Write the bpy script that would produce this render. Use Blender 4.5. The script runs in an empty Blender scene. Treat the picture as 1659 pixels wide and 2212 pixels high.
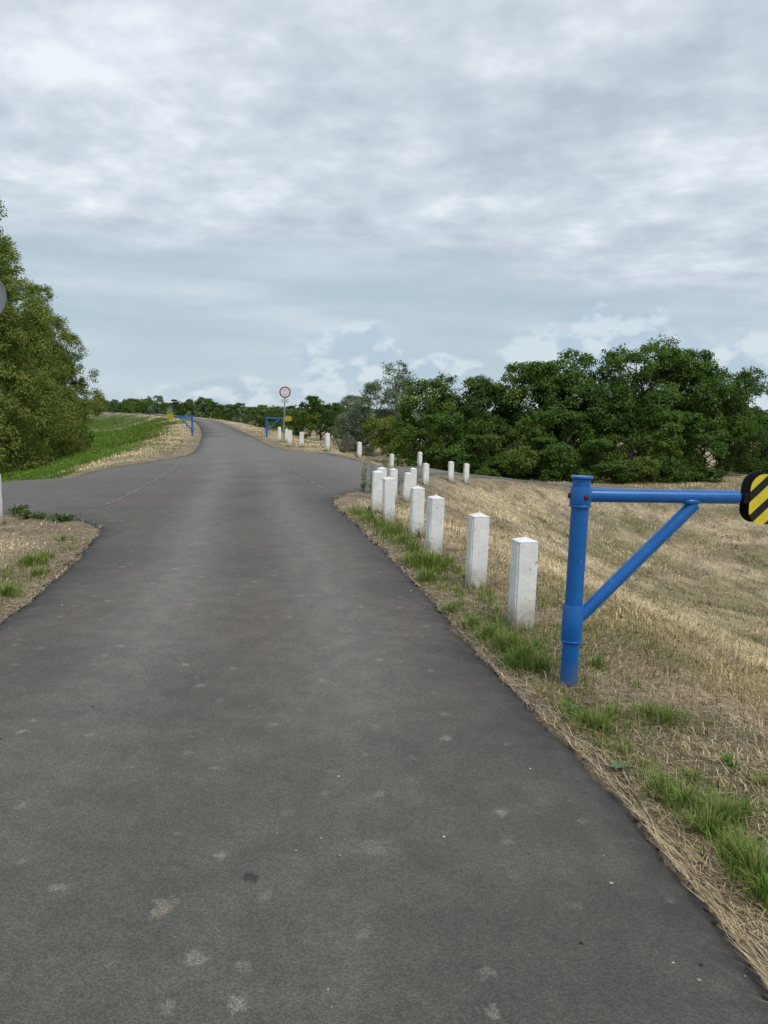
import bpy, bmesh, math, random
import numpy as np
from mathutils import Matrix, Vector
from mathutils.geometry import delaunay_2d_cdt

R = math.radians
rng = np.random.default_rng(7)
random.seed(7)
sc = bpy.context.scene
COL = sc.collection

# ------------------------------------------------------------------ camera
EYE = 1.53
cam = bpy.data.cameras.new('camera')
camo = bpy.data.objects.new('camera', cam)
COL.objects.link(camo)
cam.sensor_fit = 'VERTICAL'
cam.sensor_height = 36.0
cam.sensor_width = 27.0
cam.lens = 36.0 * 1663.0 / 2212.0
cam.clip_start = 0.05
cam.clip_end = 20000
camo.matrix_world = Matrix.Translation((0, 0, EYE)) @ Matrix.Rotation(R(90 - 7.33), 4, 'X') @ Matrix.Rotation(R(1.15), 4, 'Z')
sc.camera = camo

# ------------------------------------------------------------------ exposure
sc.view_settings.view_transform = 'Standard'
sc.view_settings.look = 'None'
sc.view_settings.exposure = 0.47
sc.cycles.max_bounces = 5
sc.cycles.diffuse_bounces = 3
sc.cycles.glossy_bounces = 2
sc.cycles.transmission_bounces = 2
sc.view_settings.gamma = 1.0
sc.view_settings.use_curve_mapping = False

# ------------------------------------------------------------------ node helper
class NT:
    def __init__(self, tree):
        self.t = tree
        tree.nodes.clear()
    def n(self, kind, **kw):
        nd = self.t.nodes.new(kind)
        for k, v in kw.items():
            setattr(nd, k, v)
        return nd
    def set(self, nd, key, val):
        s = nd.inputs[key]
        if hasattr(val, 'is_linked') or isinstance(val, bpy.types.NodeSocket):
            self.t.links.new(val, s)
        else:
            s.default_value = val
        return nd
    def math(self, op, a, b=None, c=None, clamp=False):
        nd = self.n('ShaderNodeMath', operation=op, use_clamp=clamp)
        for i, v in enumerate((a, b, c)):
            if v is not None:
                self.set(nd, i, v)
        return nd.outputs[0]
    def vmath(self, op, a, b=None):
        nd = self.n('ShaderNodeVectorMath', operation=op)
        self.set(nd, 0, a)
        if b is not None:
            self.set(nd, 1, b)
        return nd.outputs[0]
    def ss(self, x, a, b, lo=0.0, hi=1.0):
        nd = self.n('ShaderNodeMapRange', interpolation_type='SMOOTHSTEP', clamp=True)
        for k, v in zip(('Value', 'From Min', 'From Max', 'To Min', 'To Max'), (x, a, b, lo, hi)):
            self.set(nd, k, v)
        return nd.outputs[0]
    dims = '3D'
    def noise(self, vec, scale, detail=4, rough=0.5, dist=0.0, lac=2.0):
        nd = self.n('ShaderNodeTexNoise', noise_dimensions=self.dims)
        if vec is not None:
            self.set(nd, 'Vector', vec)
        for k, v in (('Scale', scale), ('Detail', detail), ('Roughness', rough), ('Distortion', dist), ('Lacunarity', lac)):
            self.set(nd, k, v)
        return nd.outputs['Fac']
    def mix(self, f, a, b, blend='MIX'):
        nd = self.n('ShaderNodeMix', data_type='RGBA', blend_type=blend)
        self.set(nd, 0, f)
        for i, v in ((6, a), (7, b)):
            if isinstance(v, (tuple, list)):
                v = tuple(v) + ((1.0,) if len(v) == 3 else ())
            self.set(nd, i, v)
        return nd.outputs[2]
    def ramp(self, f, stops):
        nd = self.n('ShaderNodeValToRGB')
        els = nd.color_ramp.elements
        while len(els) < len(stops):
            els.new(0.5)
        for e, (p, c) in zip(els, stops):
            e.position = p
            e.color = tuple(c) + (1.0,)
        self.set(nd, 0, f)
        return nd.outputs[0]
    def xyz(self, x, y, z):
        nd = self.n('ShaderNodeCombineXYZ')
        for i, v in enumerate((x, y, z)):
            self.set(nd, i, v)
        return nd.outputs[0]
    def sep(self, v):
        nd = self.n('ShaderNodeSeparateXYZ')
        self.set(nd, 0, v)
        return nd.outputs
    def bump(self, h, strength=0.3, dist=0.01, normal=None):
        nd = self.n('ShaderNodeBump')
        self.set(nd, 'Height', h)
        self.set(nd, 'Strength', strength)
        self.set(nd, 'Distance', dist)
        if normal is not None:
            self.set(nd, 'Normal', normal)
        return nd.outputs[0]

# ------------------------------------------------------------------ world: daylight sky under broken cloud
SUN_EL, SUN_AZ = 55.0, 142.0          # degrees; azimuth measured from +Y towards +X
world = bpy.data.worlds.new('World')
sc.world = world
world.use_nodes = True
world.cycles.sampling_method = 'MANUAL'
world.cycles.sample_map_resolution = 256
W = NT(world.node_tree)
W.dims = '2D'
out = W.n('ShaderNodeOutputWorld')
sky = W.n('ShaderNodeTexSky', sky_type='NISHITA', sun_disc=False)
sky.sun_elevation = R(SUN_EL)
sky.sun_rotation = R(SUN_AZ)
bg_sky = W.n('ShaderNodeBackground')
W.set(bg_sky, 'Color', sky.outputs[0])
W.set(bg_sky, 'Strength', 0.11)
dirv = W.vmath('NORMALIZE', W.n('ShaderNodeTexCoord').outputs['Generated'])
dx, dy, dz = W.sep(dirv)[:3]
zc = W.math('ADD', W.math('MAXIMUM', dz, 0.0), 0.17)
px = W.math('DIVIDE', dx, zc)
py = W.math('DIVIDE', dy, zc)
# cloud deck seen in perspective, rolls lying obliquely
ca, sa = math.cos(R(24)), math.sin(R(24))
qx = W.math('SUBTRACT', W.math('MULTIPLY', px, ca), W.math('MULTIPLY', py, sa))
qy = W.math('ADD', W.math('MULTIPLY', px, sa), W.math('MULTIPLY', py, ca))
P = W.xyz(W.math('MULTIPLY', qx, 0.8), W.math('ADD', qy, 3.3), 0.0)
big = W.noise(W.vmath('MULTIPLY', P, (0.55, 1.0, 1.0)), 1.15, 3, 0.5)
mid = W.noise(P, 3.6, 4, 0.55)
fine = W.noise(W.xyz(px, W.math('ADD', py, 9.1), 0.0), 7.5, 4, 0.55)
v = W.math('ADD', W.math('MULTIPLY', big, 0.38), W.math('ADD', W.math('MULTIPLY', mid, 0.38), W.math('MULTIPLY', fine, 0.24)))
el = W.math('ARCSINE', dz)
az = W.math('ARCTAN2', dx, dy)
deck = W.ramp(v, [(0.38, (0.365, 0.412, 0.462)), (0.46, (0.425, 0.472, 0.525)), (0.54, (0.495, 0.54, 0.59)), (0.66, (0.65, 0.69, 0.73))])
# thin even veil low over the land with faint streaks
st = W.noise(W.xyz(W.math('MULTIPLY', az, 2.0), W.math('MULTIPLY', el, 16.0), 0.0), 1.5, 4, 0.5)
veil = W.ramp(st, [(0.30, (0.325, 0.405, 0.47)), (0.55, (0.375, 0.45, 0.51)), (0.75, (0.45, 0.51, 0.56))])
edge = W.math('ADD', el, W.math('MULTIPLY', W.math('SUBTRACT', big, 0.5), 0.26))
edge = W.math('ADD', edge, W.math('MULTIPLY', az, 0.11))
f_deck = W.ss(edge, 0.09, 0.23)
cloud = W.mix(f_deck, veil, deck)
# pale band close to the horizon
cloud = W.mix(W.ss(el, 0.0, 0.12, 0.6, 0.0), cloud, (0.41, 0.49, 0.55))
# cumulus heads standing low over the horizon
cvec = W.xyz(W.math('ADD', az, 4.0), W.math('MULTIPLY', el, 1.6), 0.0)
cn = W.noise(cvec, 13.0, 5, 0.55)
cl = W.noise(W.vmath('ADD', cvec, (0.010, 0.030, 0.0)), 13.0, 4, 0.55)
def blob(a0, e0, ra, re):
    u = W.math('DIVIDE', W.math('SUBTRACT', az, a0), ra)
    w = W.math('DIVIDE', W.math('SUBTRACT', el, e0), re)
    r2 = W.math('ADD', W.math('MULTIPLY', u, u), W.math('MULTIPLY', w, w))
    return W.ss(r2, 0.0, 1.0, 1.0, 0.0)
field = W.math('MAXIMUM', blob(-0.045, 0.068, 0.10, 0.058), blob(0.07, 0.040, 0.09, 0.045))
field = W.math('MAXIMUM', field, blob(0.25, 0.085, 0.13, 0.075))
field = W.math('MAXIMUM', field, blob(0.46, 0.060, 0.20, 0.06))
field = W.math('MAXIMUM', field, blob(-0.20, 0.022, 0.14, 0.024))
field = W.math('MAXIMUM', field, W.ss(el, 0.02, 0.08, 0.12, 0.0))
cov = W.ss(W.math('ADD', cn, W.math('MULTIPLY', field, 0.40)), 0.62, 0.82)
cov = W.math('MULTIPLY', cov, W.ss(field, 0.02, 0.2))
lit = W.ss(W.math('SUBTRACT', cn, cl), -0.06, 0.12)
ccol = W.mix(lit, (0.33, 0.42, 0.515), (0.50, 0.565, 0.61))
cloud = W.mix(W.math('MULTIPLY', cov, 0.80), cloud, ccol)
# darker rainy blue between the heads
bg_cl = W.n('ShaderNodeBackground')
W.set(bg_cl, 'Color', cloud)
W.set(bg_cl, 'Strength', 0.98)
ms = W.n('ShaderNodeMixShader')
W.set(ms, 0, 0.93)
world.node_tree.links.new(bg_sky.outputs[0], ms.inputs[1])
world.node_tree.links.new(bg_cl.outputs[0], ms.inputs[2])
world.node_tree.links.new(ms.outputs[0], out.inputs[0])

# ------------------------------------------------------------------ sun behind thin cloud
sun = bpy.data.lights.new('sun', 'SUN')
sun.energy = 1.5
sun.angle = R(28)
sun.color = (1.0, 0.965, 0.91)
suno = bpy.data.objects.new('sun', sun)
COL.objects.link(suno)
sd = Vector((math.sin(R(SUN_AZ)) * math.cos(R(SUN_EL)), math.cos(R(SUN_AZ)) * math.cos(R(SUN_EL)), math.sin(R(SUN_EL))))
suno.rotation_euler = sd.to_track_quat('Z', 'Y').to_euler()

# ================================================================== helpers
def tag(o, label=None, cat=None, group=None, kind=None):
    if label: o['label'] = label
    if cat: o['category'] = cat
    if group: o['group'] = group
    if kind: o['kind'] = kind
    return o

def empty(name, loc, rz=0.0):
    o = bpy.data.objects.new(name, None)
    COL.objects.link(o)
    o.location = loc
    o.rotation_euler = (0, 0, rz)
    o.empty_display_size = 0.1
    return o

def np_mesh(name, V, faces, mats, cols=None, smooth=False, mat_idx=None):
    """faces: list of int arrays (m,k) of equal k per array"""
    me = bpy.data.meshes.new(name)
    V = np.asarray(V, dtype=np.float32)
    me.vertices.add(len(V))
    me.vertices.foreach_set('co', V.ravel())
    faces = [np.asarray(f, dtype=np.int32) for f in faces if len(f)]
    nl = sum(f.size for f in faces)
    nf = sum(len(f) for f in faces)
    me.loops.add(nl)
    me.loops.foreach_set('vertex_index', np.concatenate([f.ravel() for f in faces]))
    me.polygons.add(nf)
    tot = np.concatenate([np.full(len(f), f.shape[1], dtype=np.int32) for f in faces])
    start = np.concatenate([[0], np.cumsum(tot)[:-1]]).astype(np.int32)
    me.polygons.foreach_set('loop_start', start)
    if smooth:
        me.polygons.foreach_set('use_smooth', np.ones(nf, dtype=bool))
    if mat_idx is not None:
        me.polygons.foreach_set('material_index', np.asarray(mat_idx, dtype=np.int32))
    for m in (mats if isinstance(mats, (list, tuple)) else [mats]):
        me.materials.append(m)
    if cols is not None:
        a = me.color_attributes.new('Col', 'FLOAT_COLOR', 'POINT')
        c = np.ones((len(V), 4), dtype=np.float32)
        c[:, :3] = cols
        a.data.foreach_set('color', c.ravel())
    me.update(calc_edges=True)
    return me

def link(name, me, parent=None):
    o = bpy.data.objects.new(name, me)
    COL.objects.link(o)
    if parent is not None:
        o.parent = parent
    return o

def bm_obj(name, bm, mats, parent=None, smooth=False):
    me = bpy.data.meshes.new(name)
    bm.normal_update()
    bm.to_mesh(me)
    bm.free()
    for m in (mats if isinstance(mats, (list, tuple)) else [mats]):
        me.materials.append(m)
    if smooth:
        for p in me.polygons:
            p.use_smooth = True
    return link(name, me, parent)

def smooth_by_angle(o, deg=40):
    me = o.data
    for p in me.polygons: p.use_smooth = True
    bm = bmesh.new(); bm.from_mesh(me)
    for e in bm.edges:
        if len(e.link_faces) == 2 and e.calc_face_angle(0) > R(deg):
            e.smooth = False
    bm.to_mesh(me); bm.free()

def hash2(ix, iy, seed):
    h = (ix.astype(np.int64) * 374761393 + iy.astype(np.int64) * 668265263 + seed * 974711) & 0x7fffffff
    h = ((h ^ (h >> 13)) * 1274126177) & 0x7fffffff
    return ((h ^ (h >> 16)) & 0xffff) / 65535.0
def vnoise(x, y, seed=0):
    x = np.asarray(x, float); y = np.asarray(y, float)
    ix = np.floor(x); iy = np.floor(y)
    fx = x - ix; fy = y - iy
    fx = fx * fx * (3 - 2 * fx); fy = fy * fy * (3 - 2 * fy)
    ix = ix.astype(np.int64); iy = iy.astype(np.int64)
    a = hash2(ix, iy, seed); b = hash2(ix + 1, iy, seed)
    c = hash2(ix, iy + 1, seed); d = hash2(ix + 1, iy + 1, seed)
    return (a * (1 - fx) + b * fx) * (1 - fy) + (c * (1 - fx) + d * fx) * fy
def fbm(x, y, scale, octv=4, seed=0):
    x = np.asarray(x, float) * scale; y = np.asarray(y, float) * scale
    s = 0; a = 0.5; t = 0
    for i in range(octv):
        s = s + a * vnoise(x, y, seed + i * 17); t += a
        x = x * 2.03 + 5.1; y = y * 2.03 + 1.7; a *= 0.5
    return s / t

def sstep(x, a, b):
    t = np.clip((x - a) / (b - a), 0, 1)
    return t * t * (3 - 2 * t)

# ------------------------------------------------------------------ layout: dike axis, ramps, asphalt outline
AX = np.array([(-.4, -60), (-.6, -5), (-.75, 2), (-1.0, 5), (-1.6, 8.5), (-2.3, 12), (-3.5, 19), (-5.2, 27), (-7.5, 37.7), (-9.2, 45),
               (-13, 61), (-15.9, 72), (-21.3, 93), (-29, 119), (-45, 163), (-68, 215), (-125, 318), (-230, 480), (-420, 720), (-900, 1200)], float)
RX = np.array([(-3.2, 19.5), (-1, 25), (1, 29.5), (3.8, 33), (7, 36.5), (10.7, 39.9), (17, 43), (27, 44.8), (200, 47)], float)
RZ = np.array([-.12, -.26, -.58, -1.05, -1.6, -2.05, -2.45, -2.55, -2.55])
LX = np.array([(-4.9, 13.9), (-6, 13.4), (-9, 12.6), (-14, 11.6), (-24, 9.5), (-38, 7.5), (-120, 4)], float)
LZ = np.array([0, 0, -.15, -.6, -1.6, -2.5, -2.55])
PLAIN = -2.6

def poly_dist(x, y, L, Z=None):
    """distance to polyline, side (+1 left of direction), interpolated Z"""
    best = np.full(x.shape, 1e9); side = np.zeros(x.shape); zz = np.zeros(x.shape)
    for i in range(len(L) - 1):
        ax, ay = L[i]; bx, by = L[i + 1]
        ux, uy = bx - ax, by - ay
        l2 = ux * ux + uy * uy
        t = np.clip(((x - ax) * ux + (y - ay) * uy) / l2, 0, 1)
        ex = x - ax - t * ux; ey = y - ay - t * uy
        d = np.hypot(ex, ey)
        m = d < best
        best = np.where(m, d, best)
        side = np.where(m, np.sign(ux * ey - uy * ex), side)
        if Z is not None:
            zz = np.where(m, Z[i] + (Z[i + 1] - Z[i]) * t, zz)
    return best, side, zz

def shoulder(t, r):
    t = np.maximum(t, 0)
    return np.sqrt(t * t + r * r) - r

def height(x, y):
    x = np.asarray(x, float); y = np.asarray(y, float)
    dA, sA, _ = poly_dist(x, y, AX)
    wA = np.where(sA > 0, 3.0, 2.3 - 0.45 * sstep(y, 10.5, 13.5) + 1.7 * sstep(y, 26.0, 31.0))
    zA = -shoulder(dA - wA, np.where(sA > 0, 1.1, 1.0)) / np.where(sA > 0, 3.0, 2.4)
    dR, _, zR = poly_dist(x, y, RX, RZ)
    zR = zR - shoulder(dR - 2.3 + 0.55 * sstep(y, 19.5, 23.0), 0.8) / 2.3 + 0.22 * np.exp(-((x - .9) ** 2 + (y - 33.7) ** 2) / 4.0)
    dL, _, zL = poly_dist(x, y, LX, LZ)
    zL = zL - shoulder(dL - 3.2, 0.8) / 2.8
    k = 24.0
    top = np.maximum(np.maximum(zA, zR), zL)
    z = top + np.log(np.exp(k * (zA - top)) + np.exp(k * (zR - top)) + np.exp(k * (zL - top))) / k
    z = z - 0.02
    kp = 3.5
    pl = PLAIN - 1.5 * np.exp(-(((x - 16) / 8.5) ** 2 + ((y - 22) / 11.0) ** 2))
    t2 = np.maximum(z, pl)
    z2 = t2 + np.log(np.exp(kp * (z - t2)) + np.exp(kp * (pl - t2))) / kp
    return z2

ZREF = float(height(np.array([-.9]), np.array([4.0]))[0])
_h0 = height
def height(x, y):
    return _h0(x, y) - ZREF

OUT_R = [(1.25, -12), (1.2, -3), (1.13, 1), (1.09, 1.96), (1.05, 2.5), (.97, 3.2), (.74, 4.24), (.54, 5.49), (.24, 7.26), (-.38, 10.62), (-.78, 12.4), (-.90, 13.0),
         (-.87, 13.8), (-.62, 15.08), (-.27, 15.95), (.0, 17.5), (.28, 19.5), (.75, 22.3), (1.55, 24.9), (2.4, 26.8), (3.75, 29.3), (6.4, 32.9), (10.6, 37.0)]
OUT_F = [(12.0, 38.6), (12.6, 40.6), (11.6, 42.2), (9.47, 41.2), (3.9, 35.6), (1.5, 32.6), (.2, 31.2), (-1.05, 29.8), (-2.2, 29.0), (-3.42, 29.7), (-4.65, 32.6), (-5.94, 37.75),
         (-7.6, 45), (-9.54, 52.6), (-14.4, 72), (-19.4, 91), (-26.5, 118), (-43, 162), (-66.3, 214), (-123.4, 317), (-228.6, 479), (-418.5, 719)]
OUT_L = [(-421.5, 721), (-231.4, 481), (-126.6, 319), (-69.8, 216), (-46.6, 164), (-30.5, 120), (-23, 94), (-17.3, 72), (-10.9, 46.1), (-7.4, 30.3), (-6.55, 25.6), (-6.9, 22.5),
         (-7.2, 19.5), (-7.64, 17.3), (-8.3, 16.1), (-9.8, 15.1), (-14, 13.9), (-24, 11.7), (-38, 9.6), (-120, 6),
         (-120, 2), (-38, 5.4), (-24, 7.2), (-12, 9.7), (-7.5, 10.65), (-5.41, 10.80), (-4.98, 10.7), (-4.3, 10.45), (-3.72, 9.95), (-3.5, 9.4), (-3.1, 7.49), (-2.85, 6.39), (-2.71, 5.31), (-2.5, 2), (-2.35, -3), (-2.3, -12)]
OUTLINE = np.array(OUT_R + OUT_F + OUT_L, float)

def chaikin(P, sharp=60.0):
    """one corner-cutting pass on vertices whose neighbours are close"""
    outp = []
    n = len(P)
    for i in range(n):
        a, b, c = P[i - 1], P[i], P[(i + 1) % n]
        la, lc = np.linalg.norm(a - b), np.linalg.norm(c - b)
        q = min(la, lc) * 0.25
        outp.append(b + (a - b) / la * q)
        outp.append(b + (c - b) / lc * q)
    return np.array(outp)
OUTLINE = chaikin(chaikin(OUTLINE))

def in_poly(x, y, P):
    ins = np.zeros(x.shape, bool)
    n = len(P)
    for i in range(n):
        x1, y1 = P[i - 1]; x2, y2 = P[i]
        if y1 == y2: continue
        c = ((y1 > y) != (y2 > y)) & (x < (x2 - x1) * (y - y1) / (y2 - y1) + x1)
        ins ^= c
    return ins
def edge_dist(x, y):
    d, _, _ = poly_dist(x, y, np.vstack([OUTLINE, OUTLINE[:1]]))
    return d

# ================================================================== materials
def new_mat(name):
    m = bpy.data.materials.new(name)
    m.use_nodes = True
    T = NT(m.node_tree)
    o = T.n('ShaderNodeOutputMaterial')
    b = T.n('ShaderNodeBsdfPrincipled')
    m.node_tree.links.new(b.outputs[0], o.inputs[0])
    return m, T, b, o

def simple(name, col, rough=0.6, metal=0.0, spec=0.5, var=0.12, scale=20.0, bump=0.0):
    m, T, b, o = new_mat(name)
    tc = T.n('ShaderNodeTexCoord').outputs['Object']
    n = T.noise(tc, scale, 5, 0.6)
    lo = tuple(c * (1 - var) for c in col); hi = tuple(min(1, c * (1 + var)) for c in col)
    T.set(b, 'Base Color', T.mix(n, lo, hi))
    T.set(b, 'Roughness', rough); T.set(b, 'Metallic', metal); T.set(b, 'Specular IOR Level', spec)
    if bump:
        T.set(b, 'Normal', T.bump(n, bump, 0.004))
    return m

def mat_vcol(name, rough=0.7, trans=0.0, spec=0.25, mul=1.0):
    m, T, b, o = new_mat(name)
    at = T.n('ShaderNodeVertexColor', layer_name='Col').outputs[0]
    T.set(b, 'Base Color', at)
    T.set(b, 'Roughness', rough)
    T.set(b, 'Specular IOR Level', spec)
    if trans > 0:
        tr = T.n('ShaderNodeBsdfTranslucent')
        T.set(tr, 'Color', T.mix(1.0, at, (0.85, 1.15, 0.5), 'MULTIPLY'))
        mx = T.n('ShaderNodeMixShader')
        T.set(mx, 0, trans)
        m.node_tree.links.new(b.outputs[0], mx.inputs[1])
        m.node_tree.links.new(tr.outputs[0], mx.inputs[2])
        m.node_tree.links.new(mx.outputs[0], o.inputs[0])
    return m

def mat_asphalt():
    m, T, b, o = new_mat('asphalt')
    T.dims = '2D'
    geo = T.n('ShaderNodeNewGeometry').outputs['Position']
    ed = T.sep(T.n('ShaderNodeVertexColor', layer_name='Col').outputs[0])   # R: nearness to edge, G: wheel tracks plus painted far sheen, B: ramp
    agg = T.n('ShaderNodeTexVoronoi', feature='F1', voronoi_dimensions='2D'); T.set(agg, 'Vector', geo); T.set(agg, 'Scale', 210.0)
    grain = T.noise(geo, 260.0, 2, 0.6)
    blot = T.noise(geo, 0.55, 3, 0.55)
    tint = T.noise(T.vmath('ADD', geo, (31.0, 7.0, 3.0)), 0.35, 3, 0.5)
    med = T.noise(geo, 5.0, 5, 0.65)
    col = T.mix(T.ss(blot, 0.3, 0.7), (0.085, 0.077, 0.067), (0.118, 0.108, 0.093))
    col = T.mix(T.ss(tint, 0.48, 0.60, 0.0, 0.75), col, (0.118, 0.100, 0.086))
    col = T.mix(T.ss(tint, 0.46, 0.36, 0.0, 0.75), col, (0.098, 0.100, 0.080))
    col = T.mix(T.math('MULTIPLY', ed[1], 0.72), col, (0.196, 0.186, 0.166))
    col = T.mix(T.math('MULTIPLY', ed[2], 0.35), col, (0.160, 0.155, 0.143))
    # dry dust spots
    vo = T.n('ShaderNodeTexVoronoi', feature='F1', voronoi_dimensions='2D'); T.set(vo, 'Vector', geo); T.set(vo, 'Scale', 6.0); T.set(vo, 'Randomness', 1.0)
    rnd = T.sep(vo.outputs['Color'])
    rad = T.math('MULTIPLY', T.ss(rnd[0], 0.35, 1.0), 0.24)
    wob = T.math('ADD', vo.outputs['Distance'], T.math('MULTIPLY', T.math('SUBTRACT', T.noise(geo, 30.0, 4, 0.75), 0.5), 0.62))
    spot = T.math('MULTIPLY', T.ss(wob, rad, T.math('MULTIPLY', rad, 0.25), 0.0, 1.0), T.ss(rnd[1], 0.2, 1.0, 0.0, 0.55))
    spot = T.math('MULTIPLY', spot, T.ss(rad, 0.02, 0.06))
    spot = T.math('MULTIPLY', spot, T.ss(grain, 0.25, 0.55))
    col = T.mix(spot, col, (0.30, 0.28, 0.245))
    # one dark oil spot and one patch of trodden loam
    for cx_, cy_, ra_, cc_, st_ in ((-.42, 2.36, .030, (0.022, 0.022, 0.022), .85), (-.66, 2.20, .045, (0.30, 0.27, 0.21), .55), (.0, 2.55, .07, (0.20, 0.18, 0.155), .5)):
        dd_ = T.n('ShaderNodeVectorMath', operation='DISTANCE'); T.set(dd_, 0, T.vmath('MULTIPLY', geo, (1.0, 1.0, 0.0))); T.set(dd_, 1, (cx_, cy_, 0.0))
        q_ = T.math('ADD', dd_.outputs['Value'], T.math('MULTIPLY', T.math('SUBTRACT', T.noise(geo, 16.0, 4, 0.7), 0.5), ra_ * 4.0))
        col = T.mix(T.math('MULTIPLY', T.ss(q_, ra_ * .25, ra_ * 1.2, st_, 0.0), T.ss(grain, 0.2, 0.5)), col, cc_)
    # aggregate
    sp = T.ss(T.sep(agg.outputs['Color'])[0], 0.1, 1.0, 0.76, 1.28)
    col = T.mix(1.0, col, T.xyz(sp, sp, sp), 'MULTIPLY')
    gm = T.ss(grain, 0.25, 0.75, 0.78, 1.22)
    col = T.mix(1.0, col, T.xyz(gm, gm, gm), 'MULTIPLY')
    mm = T.ss(med, 0.25, 0.75, 0.84, 1.16)
    col = T.mix(1.0, col, T.xyz(mm, mm, mm), 'MULTIPLY')
    # fresh bitumen bleeding along the edges
    en = T.math('MULTIPLY', ed[0], T.ss(T.noise(geo, 9.0, 5, 0.7), 0.30, 0.65, 0.35, 1.0))
    col = T.mix(T.math('MULTIPLY', en, 0.80, clamp=True), col, (0.032, 0.031, 0.031))
    # hair cracks
    ck = T.n('ShaderNodeTexVoronoi', feature='DISTANCE_TO_EDGE', voronoi_dimensions='2D')
    T.set(ck, 'Vector', T.vmath('ADD', geo, T.vmath('MULTIPLY', T.xyz(T.noise(geo, 3.0, 3, 0.7), med, 0.0), (0.9, 0.9, 0.0))))
    T.set(ck, 'Scale', 1.6)
    cm = T.math('MULTIPLY', T.ss(ck.outputs['Distance'], 0.0, 0.010, 1.0, 0.0), T.ss(T.noise(geo, 1.1, 3, 0.6), 0.52, 0.66))
    cm = T.math('MULTIPLY', cm, T.ss(ed[0], 0.05, 0.35, 0.0, 0.8))
    col = T.mix(cm, col, (0.02, 0.02, 0.02))
    T.set(b, 'Base Color', col)
    T.set(b, 'Roughness', T.ss(med, 0.2, 0.8, 0.72, 0.88))
    T.set(b, 'Specular IOR Level', 0.42)
    hgt = T.math('ADD', T.math('MULTIPLY', agg.outputs['Distance'], -1.2), T.math('MULTIPLY', grain, 0.8))
    T.set(b, 'Normal', T.bump(hgt, 0.6, 0.004))
    return m

def mat_ground():
    m, T, b, o = new_mat('dry_ground')
    T.dims = '2D'
    geo = T.n('ShaderNodeNewGeometry').outputs['Position']
    at = T.n('ShaderNodeVertexColor', layer_name='Col').outputs[0]
    n1 = T.noise(geo, 14.0, 6, 0.7)
    n2 = T.noise(geo, 1.7, 4, 0.65)
    n3 = T.noise(T.vmath('MULTIPLY', geo, (1.0, 1.0, 4.0)), 90.0, 4, 0.7)
    f = T.math('MULTIPLY', T.ss(n1, 0.25, 0.75, 0.55, 1.35), T.ss(n2, 0.25, 0.75, 0.8, 1.2))
    f = T.math('MULTIPLY', f, T.ss(n3, 0.25, 0.75, 0.55, 1.4))
    T.set(b, 'Base Color', T.mix(1.0, at, T.xyz(f, f, f), 'MULTIPLY'))
    T.set(b, 'Roughness', 0.95)
    T.set(b, 'Specular IOR Level', 0.1)
    T.set(b, 'Normal', T.bump(T.math('ADD', n1, n3), 0.8, 0.03))
    return m

def mat_blue():
    m, T, b, o = new_mat('blue_gloss_paint')
    tc = T.n('ShaderNodeTexCoord').outputs['Object']
    geo = T.n('ShaderNodeNewGeometry').outputs['Position']
    n = T.noise(tc, 9.0, 6, 0.6)
    drip = T.noise(T.vmath('MULTIPLY', tc, (60.0, 60.0, 6.0)), 1.0, 5, 0.6)
    col = T.mix(T.ss(n, 0.3, 0.7), (0.003, 0.098, 0.345), (0.005, 0.124, 0.415))
    z = T.sep(tc)[2]
    # grime at the foot of the post and a few rust chips
    g = T.math('MULTIPLY', T.ss(T.math('ADD', z, T.math('MULTIPLY', n, 0.12)), 0.05, 0.25, 1.0, 0.0), T.ss(drip, 0.35, 0.7, 0.25, 0.85))
    col = T.mix(g, col, (0.10, 0.11, 0.13))
    chip = T.ss(T.noise(tc, 31.0, 4, 0.6), 0.735, 0.76)
    foot = T.ss(T.math('ADD', z, T.math('MULTIPLY', drip, 0.04)), 0.015, 0.055, 0.9, 0.0)
    col = T.mix(T.math('MAXIMUM', chip, foot), col, (0.115, 0.035, 0.022))
    sc_ = T.ss(T.noise(T.vmath('MULTIPLY', tc, (1.0, 1.0, 0.25)), 75.0, 2, 0.5), 0.745, 0.77, 0.0, 0.6)
    col = T.mix(sc_, col, (0.35, 0.45, 0.58))
    T.set(b, 'Base Color', col)
    T.set(b, 'Roughness', T.ss(n, 0.2, 0.8, 0.24, 0.36))
    T.set(b, 'Specular IOR Level', 0.5)
    T.set(b, 'Normal', T.bump(T.math('ADD', T.noise(tc, 45.0, 3, 0.5), T.math('MULTIPLY', drip, 0.6)), 0.12, 0.004))
    return m

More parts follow.
